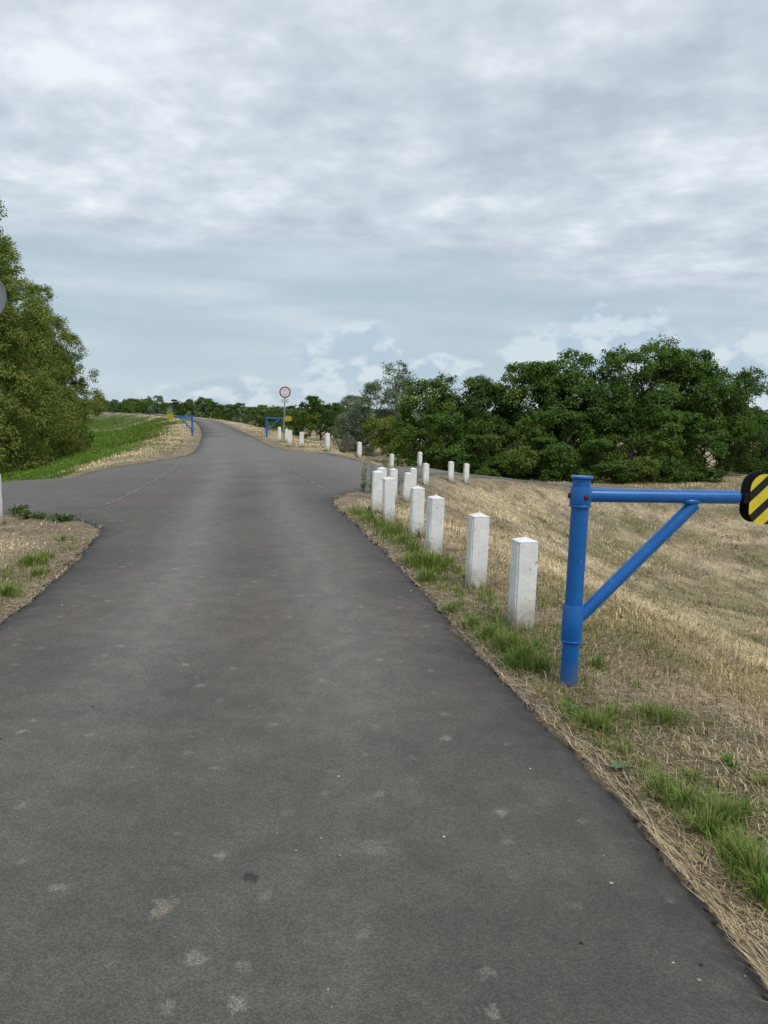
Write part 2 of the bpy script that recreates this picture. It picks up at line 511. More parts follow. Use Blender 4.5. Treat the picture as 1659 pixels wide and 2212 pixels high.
def mat_white():
    m, T, b, o = new_mat('white_limewashed_concrete')
    info = T.n('ShaderNodeObjectInfo')
    tc = T.vmath('ADD', T.n('ShaderNodeTexCoord').outputs['Object'], T.xyz(T.math('MULTIPLY', info.outputs['Random'], 17.0), T.math('MULTIPLY', info.outputs['Random'], 5.0), 0.0))
    z = T.sep(T.n('ShaderNodeTexCoord').outputs['Object'])[2]
    n = T.noise(tc, 7.0, 6, 0.65)
    s = T.noise(T.vmath('MULTIPLY', tc, (30.0, 30.0, 3.0)), 1.0, 5, 0.6)
    col = T.mix(T.ss(n, 0.3, 0.7), (0.70, 0.70, 0.685), (0.84, 0.84, 0.825))
    col = T.mix(T.ss(s, 0.5, 0.8, 0.0, 0.35), col, (0.55, 0.54, 0.51))
    dirt = T.math('MULTIPLY', T.ss(T.math('ADD', z, T.math('MULTIPLY', n, -0.22)), -0.06, 0.14, 0.95, 0.0), T.ss(T.noise(tc, 22.0, 5, 0.7), 0.3, 0.6, 0.35, 1.0))
    col = T.mix(dirt, col, (0.33, 0.29, 0.23))
    pit = T.ss(T.noise(tc, 38.0, 3, 0.5), 0.66, 0.70, 0.0, 0.75)
    col = T.mix(pit, col, (0.30, 0.28, 0.26))
    peel = T.ss(T.noise(T.vmath('ADD', tc, (3.0, 1.0, 2.0)), 8.0, 6, 0.6), 0.655, 0.675, 0.0, 0.8)
    col = T.mix(peel, col, (0.42, 0.41, 0.38))
    T.set(b, 'Base Color', col)
    T.set(b, 'Roughness', 0.85)
    T.set(b, 'Specular IOR Level', 0.25)
    hh = T.math('SUBTRACT', T.math('ADD', T.noise(tc, 25.0, 5, 0.6), T.math('MULTIPLY', s, 0.5)), T.math('ADD', pit, peel))
    T.set(b, 'Normal', T.bump(hh, 0.5, 0.006))
    return m

def mat_stripes():
    m, T, b, o = new_mat('yellow_black_stripes')
    tc = T.n('ShaderNodeTexCoord').outputs['Object']
    x, y, z = T.sep(tc)[:3]
    d = T.math('SUBTRACT', T.math('MULTIPLY', z, 0.7071), T.math('MULTIPLY', x, 0.66))
    fr = T.math('FRACT', T.math('ADD', T.math('DIVIDE', d, 0.098), 0.30))
    yel = T.math('MULTIPLY', T.ss(fr, 0.0, 0.025), T.ss(fr, 0.55, 0.585, 1.0, 0.0))
    n = T.noise(tc, 16.0, 5, 0.65)
    ycol = T.mix(T.ss(n, 0.35, 0.75), (0.70, 0.58, 0.03), (0.60, 0.47, 0.025))
    ycol = T.mix(T.ss(T.noise(tc, 60.0, 3, 0.5), 0.70, 0.74), ycol, (0.12, 0.10, 0.05))
    T.set(b, 'Base Color', T.mix(yel, (0.010, 0.013, 0.013), ycol))
    T.set(b, 'Roughness', 0.55)
    T.set(b, 'Specular IOR Level', 0.3)
    return m

M = {}
M['asphalt'] = mat_asphalt()
M['ground'] = mat_ground()
M['blue'] = mat_blue()
M['white'] = mat_white()
M['stripes'] = mat_stripes()
M['black'] = simple('black_paint', (0.008, 0.008, 0.009), 0.6, spec=0.2)
M['rust'] = simple('rust', (0.085, 0.022, 0.015), 0.85, var=0.5, scale=60, bump=0.5)
M['steel'] = simple('galvanised_steel', (0.34, 0.36, 0.38), 0.45, 0.7, var=0.15, scale=30)
M['signgrey'] = simple('grey_sign_back', (0.20, 0.22, 0.24), 0.5, 0.3, var=0.08, scale=6)
M['signwhite'] = simple('sign_white', (0.62, 0.65, 0.66), 0.35, var=0.03)
M['signred'] = simple('sign_red', (0.36, 0.006, 0.030), 0.35, var=0.05)
M['text'] = simple('sign_text', (0.06, 0.07, 0.08), 0.6, var=0.05)
M['bark'] = simple('bark', (0.085, 0.07, 0.055), 0.95, var=0.4, scale=12, bump=0.6, spec=0.1)
M['leaf'] = mat_vcol('leaves', 0.75, 0.30, 0.12)
M['grass'] = mat_vcol('grass_blades', 0.7, 0.15, 0.2)
M['straw'] = mat_vcol('straw', 0.75, 0.08, 0.15)
M['stone'] = mat_vcol('pebbles', 0.8, 0.0, 0.3)
M['seam'] = simple('dusty_seam', (0.215, 0.205, 0.19), 0.9, var=0.4, scale=25)
M['hill'] = simple('hill_woods', (0.055, 0.085, 0.06), 0.95, var=0.3, scale=0.02, spec=0.05)

# ================================================================== ground
def build_ground():
    front = np.radians(np.arange(-44, 44.01, 0.30))
    back = np.radians(np.arange(48, 312.1, 4.0))
    A = np.concatenate([front, back])
    D = [0.35]
    while D[-1] < 9000:
        D.append(D[-1] * (1.022 if D[-1] < 220 else 1.10) + 0.004)
    D = np.array(D)
    aa, dd = np.meshgrid(A, D, indexing='ij')
    X = dd * np.sin(aa); Y = dd * np.cos(aa)
    z = height(X, Y)
    ins = in_poly(X, Y, OUTLINE)
    ed = edge_dist(X, Y)
    sd = np.where(ins, -ed, ed)
    bump_ = (fbm(X, Y, 0.9, 4, 3) - 0.5) * 0.10 + (fbm(X, Y, 4.0, 3, 9) - 0.5) * 0.05
    z = z + bump_ * sstep(sd, 0.15, 1.6) * np.clip(dd / 3, 0.4, 1)
    z = z - np.where(ins, 0.025 + (0.045 + 0.0018 * dd) * sstep(-sd, 0.0, 0.4 + 0.01 * dd), 0.012) - 0.0012 * np.clip(dd - 25, 0, 300) * sstep(-sd, -1.0, 0.2)
    # colours
    dA, sA, _ = poly_dist(X, Y, AX)
    n1 = fbm(X, Y, 0.35, 4, 21); n2 = fbm(X, Y, 1.6, 4, 22); n3 = fbm(X, Y, 0.08, 4, 23)
    straw = np.array([0.52, 0.42, 0.275]); brown = np.array([0.205, 0.165, 0.118]); green = np.array([0.055, 0.098, 0.022]); olive = np.array([0.16, 0.155, 0.07])
    c = straw[None, None] * np.ones(X.shape + (1,))
    def lerp(c, t, f): return c + (t - c) * f[..., None]
    c = lerp(c, brown, sstep(n2, 0.42, 0.68) * 0.75)
    c = lerp(c, brown, (1 - sstep(sd, 0.25, 1.5)) * 0.65)
    c = lerp(c, olive, sstep(n1, 0.55, 0.75) * 0.3 * sstep(sd, 1.5, 4))
    # valley bottom to the right gets greener and greyer
    c = lerp(c, olive, sstep(-z, 1.7, 2.9) * 0.65 * sstep(n1, 0.35, 0.6))
    dRr, _, _ = poly_dist(X, Y, RX)
    c = lerp(c, np.array([0.27, 0.205, 0.13]), (1 - sstep(dRr + (n2 - .5) * 1.2, 1.1, 2.0)) * sstep(X, 9, 12))
    left = sA > 0
    gl = sstep(dA + (n1 - 0.5) * 9.0, 4.2, 6.0) * left * sstep(Y, 15, 22) * sstep(sd, 0.7, 1.6)
    gl = gl * (1 - 0.75 * sstep(n2 + n3, 1.02, 1.16))
    c = lerp(c, green, gl * 0.95)
    far = sstep(dd, 110, 260)
    c = lerp(c, np.array([0.10, 0.13, 0.05]), far * sstep(dA, 6, 12))
    V = np.stack([X, Y, z], -1)
    na, nd = X.shape
    idx = np.arange(na * nd).reshape(na, nd)
    a = idx; bidx = np.roll(idx, -1, axis=0)
    q = np.stack([a[:, :-1], a[:, 1:], bidx[:, 1:], bidx[:, :-1]], -1).reshape(-1, 4)
    Vf = V.reshape(-1, 3); cf = c.reshape(-1, 3)
    # centre cap
    ci = len(Vf)
    Vf = np.vstack([Vf, [[0, 0, height(np.array([0.]), np.array([0.]))[0] - 0.08]]]); cf = np.vstack([cf, brown])
    cap = np.stack([np.full(na, ci), idx[:, 0], np.roll(idx[:, 0], -1)], -1)
    # faces wind so normals point up
    q = q[:, ::-1]; cap = cap[:, ::-1]
    me = np_mesh('ground', Vf, [q, cap], M['ground'], cf, smooth=True)
    tag(link('ground', me), kind='structure')
build_ground()

# ================================================================== road
def resample(P, closed, stepf):
    outp = []
    n = len(P)
    for i in range(n if closed else n - 1):
        a = P[i]; b = P[(i + 1) % n]
        L = np.linalg.norm(b - a)
        dm = min(np.linalg.norm(a), np.linalg.norm(b))
        k = max(1, int(L / stepf(dm)))
        for j in range(k):
            outp.append(a + (b - a) * j / k)
    return np.array(outp)

def build_road():
    stepf = lambda d: max(0.022, 0.0075 * d) if d < 60 else 2.0
    B = resample(OUTLINE, True, stepf)
    dB = np.linalg.norm(B, axis=1)
    nxt = np.roll(B, -1, 0) - np.roll(B, 1, 0)
    nrm = np.stack([nxt[:, 1], -nxt[:, 0]], -1) / (np.linalg.norm(nxt, axis=1)[:, None] + 1e-9)
    j = (fbm(B[:, 0], B[:, 1], 14.0, 4, 51) - 0.5) * 0.09 + (fbm(B[:, 0], B[:, 1], 1.4, 3, 52) - 0.5) * 0.16 + (fbm(B[:, 0], B[:, 1], 5.0, 2, 53) - 0.5) * 0.07 + (rng.random(len(B)) - 0.5) * 0.012
    j = j * np.clip(1.2 - dB / 60, 0.0, 1)
    B = B + nrm * j[:, None]
    # interior points
    pts = []
    for d0, d1, st in ((0, 7, .16), (7, 16, .26), (16, 45, .5), (45, 130, 1.6)):
        g = np.arange(-d1 - 1, d1 + 1, st)
        gx, gy = np.meshgrid(g, g)
        gx = gx.ravel() + rng.random(gx.size) * st * .3; gy = gy.ravel() + rng.random(gy.size) * st * .3
        r = np.hypot(gx, gy)
        k = (r >= d0) & (r < d1) & (gy > -13)
        gx, gy = gx[k], gy[k]
        k = in_poly(gx, gy, OUTLINE)
        gx, gy = gx[k], gy[k]
        e = edge_dist(gx, gy)
        k = e > max(0.13, st * .3)
        pts.append(np.stack([gx[k], gy[k]], -1))
    # extra rows along the edge so that the worn border can be shaded
    for off in (0.08, 0.2):
        b2 = B[(dB < 40)] - nrm[(dB < 40)] * off
        b2 = b2[::3]
        k = in_poly(b2[:, 0], b2[:, 1], OUTLINE)
        b2 = b2[k]
        k = edge_dist(b2[:, 0], b2[:, 1]) > off * 0.8
        pts.append(b2[k])
    pts = np.vstack(pts)
    nB = len(B)
    allp = [Vector((float(x), float(y))) for x, y in np.vstack([B, pts])]
    edges = [(i, (i + 1) % nB) for i in range(nB)]
    vo, eo, fo, ov, oe, of = delaunay_2d_cdt(allp, edges, [], 0, 1e-5)
    P2 = np.array([(v_.x, v_.y) for v_ in vo])
    F = np.array(fo, dtype=np.int32)
    cen = P2[F].mean(1)
    F = F[in_poly(cen[:, 0], cen[:, 1], B)]
    z = height(P2[:, 0], P2[:, 1])
    e = edge_dist(P2[:, 0], P2[:, 1])
    dist = np.linalg.norm(P2, axis=1)
    z = z + (fbm(P2[:, 0], P2[:, 1], 0.8, 3, 61) - 0.5) * 0.02 - 0.018 * (1 - sstep(e, 0.0, 0.10)) * (dist < 60)
    # masks
    dA, sA, _ = poly_dist(P2[:, 0], P2[:, 1], AX)
    track_sheen = np.exp(-((dA * sA + 0.75) / 0.30) ** 2) * .9 + np.exp(-((dA * sA - 0.55) / 0.34) ** 2)
    track_sheen = track_sheen * sstep(dist, 1.8, 6.0) * (0.75 + 0.5 * fbm(P2[:, 0], P2[:, 1], 0.5, 3, 66))
    track_sheen = np.maximum(track_sheen, 0.8 * sstep(dist, 12, 30))  # far asphalt coloured paler all over, painting in the grazing sky sheen
    edge = 1 - sstep(e + (fbm(P2[:, 0], P2[:, 1], 2.5, 3, 67) - .5) * .2, 0.0, 0.34)
    ramp = sstep(dA, 2.0, 3.2) * (dist < 60)
    cols = np.stack([edge, np.clip(track_sheen, 0, 1), ramp], -1)
    # skirt on open boundary
    V = np.column_stack([P2, z])
    from collections import Counter
    ed = np.sort(np.vstack([F[:, [0, 1]], F[:, [1, 2]], F[:, [2, 0]]]), axis=1)
    raw = np.vstack([F[:, [0, 1]], F[:, [1, 2]], F[:, [2, 0]]])
    key = ed[:, 0].astype(np.int64) * 1000003 + ed[:, 1]
    u, inv, cnt = np.unique(key, return_inverse=True, return_counts=True)
    bd = raw[cnt[inv] == 1]
    uv = np.unique(bd)
    mp = -np.ones(len(V), int); mp[uv] = len(V) + np.arange(len(uv))
    low = V[uv].copy(); low[:, 2] -= 0.09 + 0.004 * np.linalg.norm(low[:, :2], axis=1)
    Vn = np.vstack([V, low]); cn = np.vstack([cols, cols[uv]])
    sk = np.stack([bd[:, 1], bd[:, 0], mp[bd[:, 0]], mp[bd[:, 1]]], -1)
    me = np_mesh('road', Vn, [F, sk], M['asphalt'], cn, smooth=False)
    o = tag(link('road', me), kind='structure')
    # check orientation
    return o
road = build_road()

def seam(points, w):
    P = resample(np.array(points, float), False, lambda d: 0.09)
    t = np.gradient(P, axis=0); t /= np.linalg.norm(t, axis=1)[:, None]
    nn = np.stack([-t[:, 1], t[:, 0]], -1)
    P = P + nn * ((fbm(P[:, 0], P[:, 1], 2.0, 3, 71) - .5) * .12)[:, None]
    ww = w * (0.25 + 1.3 * rng.random(len(P)))[:, None]
    Lp = P + nn * ww; Rp = P - nn * ww
    zz = lambda q: height(q[:, 0], q[:, 1]) + (fbm(q[:, 0], q[:, 1], 0.8, 3, 61) - 0.5) * 0.02 + 0.007
    V = np.vstack([np.column_stack([Lp, zz(Lp)]), np.column_stack([Rp, zz(Rp)])])
    n = len(P)
    i = np.arange(n - 1)
    keep = fbm(P[:-1, 0], P[:-1, 1], 1.6, 3, 78) + 0.25 * rng.random(n - 1) > 0.5
    i = i[keep]
    q = np.stack([i, i + n, i + n + 1, i + 1], -1)
    return link('pavement_seam', np_mesh('pavement_seam', V, [q], M['seam']), road)
seam([(-6.3, 24.0), (-5.3, 19.0), (-4.6, 14.6), (-4.3, 11.6)], 0.017)
seam([(-3.75, 26.8), (-2.4, 20.0), (-1.2, 15.2)], 0.017)
seam([(-4.3, 11.6), (-5.4, 11.3), (-6.4, 11.2)], 0.014)

def ground_z(x, y):
    return float(height(np.array([x], float), np.array([y], float))[0]) - 0.012

# ================================================================== bollards
def bollard_meshes():
    w, h = 0.078, 0.632
    bm = bmesh.new()
    bmesh.ops.create_cube(bm, size=1.0)
    for v_ in bm.verts:
        v_.co.x *= 2 * w * (1.0 if v_.co.z > 0 else 1.03)
        v_.co.y *= 2 * w * (1.0 if v_.co.z > 0 else 1.03)
        v_.co.z = h if v_.co.z > 0 else -0.12
    side = [e for e in bm.edges if abs(e.verts[0].co.z - e.verts[1].co.z) > 0.3]
    bmesh.ops.bevel(bm, geom=side, offset=0.012, segments=2, affect='EDGES')
    # rings so the faces can be a little uneven
    for zc_ in (0.06, 0.16, 0.28, 0.40, 0.50, 0.57):
        bmesh.ops.bisect_plane(bm, geom=bm.verts[:] + bm.edges[:] + bm.faces[:], plane_co=(0, 0, zc_), plane_no=(0, 0, 1))
    rr = random.Random(3)
    for v_ in bm.verts:
        v_.co.x += rr.uniform(-.0016, .0016); v_.co.y += rr.uniform(-.0016, .0016)
    shaft = bpy.data.meshes.new('shaft'); bm.normal_update(); bm.to_mesh(shaft); bm.free(); shaft.materials.append(M['white'])
    bm = bmesh.new()
    o = w + 0.0005
    lo = [bm.verts.new((x * o, y * o, h + 0.0015)) for x, y in ((-1, -1), (1, -1), (1, 1), (-1, 1))]
    hi = [bm.verts.new((x * o, y * o, h + 0.006)) for x, y in ((-1, -1), (1, -1), (1, 1), (-1, 1))]
    tp = [bm.verts.new((x * .016, y * .016, h + 0.030)) for x, y in ((-1, -1), (1, -1), (1, 1), (-1, 1))]
    bm.faces.new(lo[::-1]); bm.faces.new(tp)
    for i in range(4):
        j = (i + 1) % 4
        bm.faces.new((lo[i], lo[j], hi[j], hi[i])); bm.faces.new((hi[i], hi[j], tp[j], tp[i]))
    bmesh.ops.bevel(bm, geom=bm.edges[:], offset=0.003, segments=1, affect='EDGES')
    cap = bpy.data.meshes.new('cap'); bm.normal_update(); bm.to_mesh(cap); bm.free(); cap.materials.append(M['white'])
    bm = bmesh.new()
    bmesh.ops.create_cone(bm, cap_ends=True, segments=8, radius1=0.011, radius2=0.007, depth=0.016, matrix=Matrix.Translation((0, 0, h + 0.036)))
    knob = bpy.data.meshes.new('knob'); bm.to_mesh(knob); bm.free(); knob.materials.append(M['white'])
    return shaft, cap, knob
B_SHAFT, B_CAP, B_KNOB = bollard_meshes()

FEET = [(1.085, 4.29, .055)]
def bollard(x, y, yaw, label, group, sc_=1.0, tilt=(0, 0), dz=0.0):
    FEET.append((x, y, .085))
    t = empty('bollard', (x, y, ground_z(x, y) + dz), R(yaw))
    t.rotation_euler = (R(tilt[0]), R(tilt[1]), R(yaw))
    t.scale = (1, 1, sc_)
    tag(t, label, 'bollard', group)
    link('shaft', B_SHAFT, t); c = link('cap', B_CAP, t); link('lifting_knob', B_KNOB, c)
G1 = 'white bollards round the dry grass corner on the right'
G2 = 'white bollards along the far side of the right ramp'
for x, y, yaw, lab, g, s_, tl in [
    (1.03, 5.56, 11, 'largest and nearest white concrete bollard, beside the near blue barrier post', G1, 1.0, (0, .5)),
    (.84, 6.81, 10, 'white concrete bollard standing second from the near blue barrier', G1, 1.02, (0, .8)),
    (.55, 8.35, 14, 'white concrete bollard standing third from the near blue barrier, green tuft at its foot', G1, 1.0, (1, 1.2)),
    (.41, 9.58, 7, 'white concrete bollard standing fourth from the near blue barrier, dark grass tuft before it', G1, .97, (0, .6)),
    (.07, 10.87, 9, 'white concrete bollard standing fifth from the near blue barrier', G1, .97, (0, -1)),
    (-.12, 11.82, 6, 'leftmost white bollard of the dry grass corner by the road', G1, 1.0, (0, 1)),
    (-.05, 13.8, 12, 'white bollard half hidden behind the leftmost one of the dry corner', G1, 1.0, (0, 0)),
    (.17, 15.6, 12, 'white bollard whose foot is hidden behind the front bollards, beside the tall weed', G1, 1.0, (0, 0)),
    (.48, 17.3, 8, 'white bollard leaning to the right midway along the corner', G1, 1.0, (0, 4.5)),
    (.72, 19.5, 10, 'white bollard standing right behind the leaning one', G1, 1.0, (0, 0)),
    (1.18, 22.15, 12, 'white bollard third from the end beside the right ramp', G1, .98, (0, 0)),
    (2.12, 24.67, 10, 'white bollard second from the end beside the right ramp', G1, 1.0, (0, 0)),
    (2.72, 25.74, 10, 'last white bollard on the near side of the right ramp', G1, 1.0, (0, 1)),
    (1.50, 33.4, 30, 'last and lowest white bollard on the far side of the right ramp', G2, 1.0, (0, 1)),
    (.27, 33.0, 30, 'second white bollard from the low end beyond the ramp', G2, 1.0, (0, 2)),
    (-1.05, 31.2, 25, 'white bollard left of the thin weed beyond the ramp', G2, 1.0, (0, 0)),
    (-2.3, 30.6, 25, 'white bollard just left of the bare dry shrub', G2, 1.08, (0, 0)),
    (-3.62, 33.4, -10, 'white bollard second to the right of the round sign pole', G2, 1.0, (0, 0)),
    (-4.2, 34.0, 0, 'white bollard directly right of the round sign pole', G2, 1.08, (0, 1)),
    (-4.93, 38.6, 5, 'white bollard half covered by the round sign pole', G2, 1.0, (0, 0)),
    (-5.42, 39.5, 15, 'white bollard between the far right blue barrier and the sign pole', G2, 1.1, (0, -.5)),
    (-5.02, 9.83, 12, 'white bollard cut by the left picture edge on the straw corner', 'white bollard on the left corner', 1.0, (0, 0)),
]:
    bollard(x, y, yaw, lab, g, s_, tl)

# ================================================================== blue barriers
def tube_bm(bm, p0, p1, r0, r1=None, seg=28, caps=True, rings=1):
    r1 = r0 if r1 is None else r1
    p0 = Vector(p0); p1 = Vector(p1)
    d = p1 - p0
    q = d.to_track_quat('Z', 'Y').to_matrix()
    prev = None; first = None
    for k in range(rings + 1):
        f = k / rings
        c = p0 + d * f; r = r0 + (r1 - r0) * f
        ring = [bm.verts.new(c + q @ Vector((math.cos(a) * r, math.sin(a) * r, 0))) for a in [2 * math.pi * i / seg for i in range(seg)]]
        if prev:
            for i in range(seg):
                j = (i + 1) % seg
                bm.faces.new((prev[i], prev[j], ring[j], ring[i]))
        else:
            first = ring
        prev = ring
    if caps:
        bm.faces.new(first[::-1]); bm.faces.new(prev)
    return bm

def lathe_bm(profile, seg=32, center=(0, 0)):
    bm = bmesh.new()
    prev = None
    for r, z in profile:
        ring = [bm.verts.new((center[0] + math.cos(2 * math.pi * i / seg) * r, center[1] + math.sin(2 * math.pi * i / seg) * r, z)) for i in range(seg)]
        if prev:
            for i in range(seg):
                j = (i + 1) % seg
                bm.faces.new((prev[i], prev[j], ring[j], ring[i]))
        else:
            bm.faces.new(ring[::-1])
        prev = ring
    bm.faces.new(prev)
    return bm

def plate_bm(w, h, r, t, y0, x0, z0, front):
    """rounded plate in xz at depth y0; outside face index 0 (stripes), rest 1 (black)"""
    bm = bmesh.new()
    pts = []
    for cx, cz, a0 in ((w - r, h / 2 - r, 0), (r, h / 2 - r, 90), (r, -h / 2 + r, 180), (w - r, -h / 2 + r, 270)):
        for k in range(9):
            a = R(a0 + 90 * k / 8)
            pts.append((cx + r * math.cos(a), cz + r * math.sin(a)))
    A = [bm.verts.new((x0 + x, y0, z0 + z)) for x, z in pts]
    B = [bm.verts.new((x0 + x, y0 + t, z0 + z)) for x, z in pts]
    f1 = bm.faces.new(A); f2 = bm.faces.new(B[::-1])
    n = len(pts)
    for i in range(n):
        j = (i + 1) % n
        f = bm.faces.new((A[i], B[i], B[j], A[j])); f.material_index = 1
    bmesh.ops.recalc_face_normals(bm, faces=bm.faces[:])
    f1.material_index = 0 if front else 1
    f2.material_index = 1 if front else 0
    return bm

def barrier(x, y, rz, label, tilt=0.0):
    t = empty('barrier', (x, y, ground_z(x, y)), R(rz))
    t.rotation_euler = (0, R(tilt), R(rz))
    t.scale = (1, 1, 1.022)
    tag(t, label, 'barrier', 'blue swing barrier posts with striped boards')
    pr = 0.0495
    o = bm_obj('post', lathe_bm([(pr, -0.15), (pr, 0.3), (pr, 0.7), (pr, 1.172), (pr - .002, 1.174)], 36), M['blue'], t); smooth_by_angle(o)
    o = bm_obj('cap', lathe_bm([(0.058, 1.1755), (0.062, 1.178), (0.062, 1.186), (0.059, 1.189)], 36), M['blue'], t); smooth_by_angle(o)
    # lower sleeve with its weld ring and an open upper rim
    sl = bm_obj('lower_sleeve', lathe_bm([(pr + .001, 0.272), (0.0585, 0.273), (0.0590, 0.276), (0.0590, 0.470), (0.0575, 0.473), (0.0520, 0.473), (0.0505, 0.466)], 36), M['blue'], t); smooth_by_angle(sl)
    o = bm_obj('weld_ring', lathe_bm([(0.050, 0.2580), (0.0600, 0.2585), (0.0625, 0.2625), (0.0625, 0.2670), (0.0595, 0.2710), (0.051, 0.2715)], 36), M['blue'], sl); smooth_by_angle(o)
    us = bm_obj('upper_sleeve', lathe_bm([(pr + .001, 1.034), (0.0585, 1.035), (0.0590, 1.038), (0.0590, 1.128), (0.0575, 1.131), (0.0525, 1.131), (0.0505, 1.124)], 36), M['blue'], t); smooth_by_angle(us)
    o = bm_obj('weld_ring', lathe_bm([(0.050, 1.0185), (0.0600, 1.0190), (0.0625, 1.0225), (0.0625, 1.0270), (0.0595, 1.0320), (0.051, 1.0330)], 36), M['blue'], us); smooth_by_angle(o)
    # rusty domed bolts
    for a in (-81, 163):
        bm = bmesh.new()
        d = Vector((math.cos(R(a)), math.sin(R(a)), 0))
        p = Vector((0, 0, 1.078)) + d * 0.056
        tube_bm(bm, p, p + d * 0.010, 0.0165, 0.0150, 16)
        tube_bm(bm, p + d * 0.0101, p + d * 0.0150, 0.0148, 0.0085, 16)
        o = bm_obj('bolt', bm, M['rust'], us); smooth_by_angle(o, 50)
    # arm
    za = 1.084
    bm = bmesh.new()
    tube_bm(bm, (0.045, 0, za), (0.955, 0, za + 0.004), 0.0385, None, 28, False, 6)
    tube_bm(bm, (0.955, 0, za + 0.004), (0.968, 0, za + 0.004), 0.0385, 0.030, 28, True)
    bmesh.ops.remove_doubles(bm, verts=bm.verts[:], dist=1e-5)
    o = bm_obj('arm', bm, M['blue'], t); smooth_by_angle(o)
    # brace with a lapped welded end
    bm = bmesh.new()
    tube_bm(bm, (0.048, 0, 0.405), (0.690, 0, 1.044), 0.0365, 0.0365, 28, True, 4)
    br = bm_obj('brace', bm, M['blue'], t); smooth_by_angle(br)
    bm = bmesh.new()
    bmesh.ops.create_uvsphere(bm, u_segments=18, v_segments=10, radius=1.0, matrix=Matrix.Translation((0.665, -0.012, 1.060)) @ Matrix.Diagonal((0.060, 0.030, 0.022, 1)))
    bm_obj('weld', bm, M['blue'], br, smooth=True)
    # tongue carrying the two boards
    bm = bmesh.new()
    bmesh.ops.create_cube(bm, size=1.0, matrix=Matrix.Translation((1.11, 0, za)) @ Matrix.Diagonal((0.28, 0.100, 0.05, 1)))
    bm_obj('tongue', bm, M['black'], t)
    for y0, fr, xs in ((-0.055, True, 1.000), (0.052, False, 1.012)):
        ob = bm_obj('striped_board', plate_bm(0.42, 0.285, 0.085, 0.003, 0.0, -0.21, 0.0, fr), [M['stripes'], M['black']], t)
        ob.location = (xs + 0.21, y0, za)
    return t
barrier(1.085, 4.29, 9, 'near blue pipe barrier post with rusty bolt, arm reaching off the right edge', 0.8)
barrier(-11.15, 44.6, 190, 'distant blue barrier left of the road, striped board pointing left')
barrier(-6.82, 44.37, 10, 'distant blue barrier right of the road, beside the round sign')

# ================================================================== road signs
def round_sign(x, y, rz, zc_, face, label, pole_h, tilt=0.0, plate=False, dia=0.54):
    t = empty('road_sign', (x, y, ground_z(x, y)), R(rz))
    t.rotation_euler = (0, R(tilt), R(rz))
    tag(t, label, 'road sign')
    bm = bmesh.new(); tube_bm(bm, (0, 0, -.2), (0, 0, pole_h), 0.030, None, 16, True)
    o = bm_obj('pole', bm, M['steel'], t); smooth_by_angle(o)
    s = 1 if face else -1       # face looks towards -y when face is True
    r = dia / 2
    yy = lambda d: -s * d
    def disc(name, r0, d0, d1, mat, parent):
        bm = bmesh.new(); tube_bm(bm, (0, yy(d0), zc_), (0, yy(d1), zc_), r0, None, 48, True)
        o = bm_obj(name, bm, mat, parent); smooth_by_angle(o); return o
    back = disc('back_plate', r, 0.034, 0.038, M['signgrey'], t)
    # turned rim round the back
    bm = bmesh.new()
    for k in range(48):
        a0, a1 = 2 * math.pi * k / 48, 2 * math.pi * (k + 1) / 48
        def q(a, rr_, d): return bm.verts.new((math.cos(a) * rr_, yy(d), zc_ + math.sin(a) * rr_))
        vs = [[q(a, rr_, d) for rr_, d in ((r + .0005, .022), (r + .0005, .0405), (r - .008, .0405), (r - .008, .022))] for a in (a0, a1)]
        for i in range(4):
            j = (i + 1) % 4
            bm.faces.new((vs[0][i], vs[0][j], vs[1][j], vs[1][i]))
    bmesh.ops.remove_doubles(bm, verts=bm.verts[:], dist=1e-5)
    bmesh.ops.recalc_face_normals(bm, faces=bm.faces[:])
    bm_obj('rim', bm, M['signgrey'], back)
    disc('red_ring', r - .009, 0.0385, 0.0395, M['signred'], t)
    disc('white_field', r * .77, 0.0400, 0.0410, M['signwhite'], t)
    for dz in (-.1, .1):
        bm = bmesh.new()
        bmesh.ops.create_cube(bm, size=1.0, matrix=Matrix.Translation((0, yy(0.004), zc_ + dz)) @ Matrix.Diagonal((0.12, 0.075, 0.03, 1)))
        bm_obj('bracket', bm, M['steel'], t)
    if plate:
        zp = zc_ - r - 0.125
        bm = bmesh.new(); bmesh.ops.create_cube(bm, size=1.0, matrix=Matrix.Translation((0.01, -0.036, zp)) @ Matrix.Diagonal((0.33, 0.004, 0.165, 1)))
        p = bm_obj('text_plate', bm, M['text'], t)
        bm = bmesh.new(); bmesh.ops.create_cube(bm, size=1.0, matrix=Matrix.Translation((0.01, -0.0405, zp)) @ Matrix.Diagonal((0.312, 0.003, 0.148, 1)))
        bm_obj('white_field', bm, M['signwhite'], p)
        # three lines of small print, too small to read in the photograph
        rr = random.Random(5)
        for z_, half in ((0.042, .065), (0.0, .095), (-.045, .135)):
            bm = bmesh.new(); xx = -half
            while xx < half:
                w_ = rr.uniform(.006, .012)
                bmesh.ops.create_cube(bm, size=1.0, matrix=Matrix.Translation((0.01 + xx, -0.0425, zp + z_ + rr.uniform(-.002, .002))) @ Matrix.Diagonal((w_, 0.001, rr.uniform(.014, .022), 1)))
                xx += w_ + rr.uniform(.004, .008)
            bm_obj('text_line', bm, M['text'], p)
    return t
round_sign(-4.86, 36.75, 8, 2.42, True, 'round white sign with red ring and small text plate on a grey pole', 2.62, 1.8, True)
round_sign(-4.38, 8.45, 6, 2.70, False, 'grey back of a round sign cut by the left picture edge', 2.95)

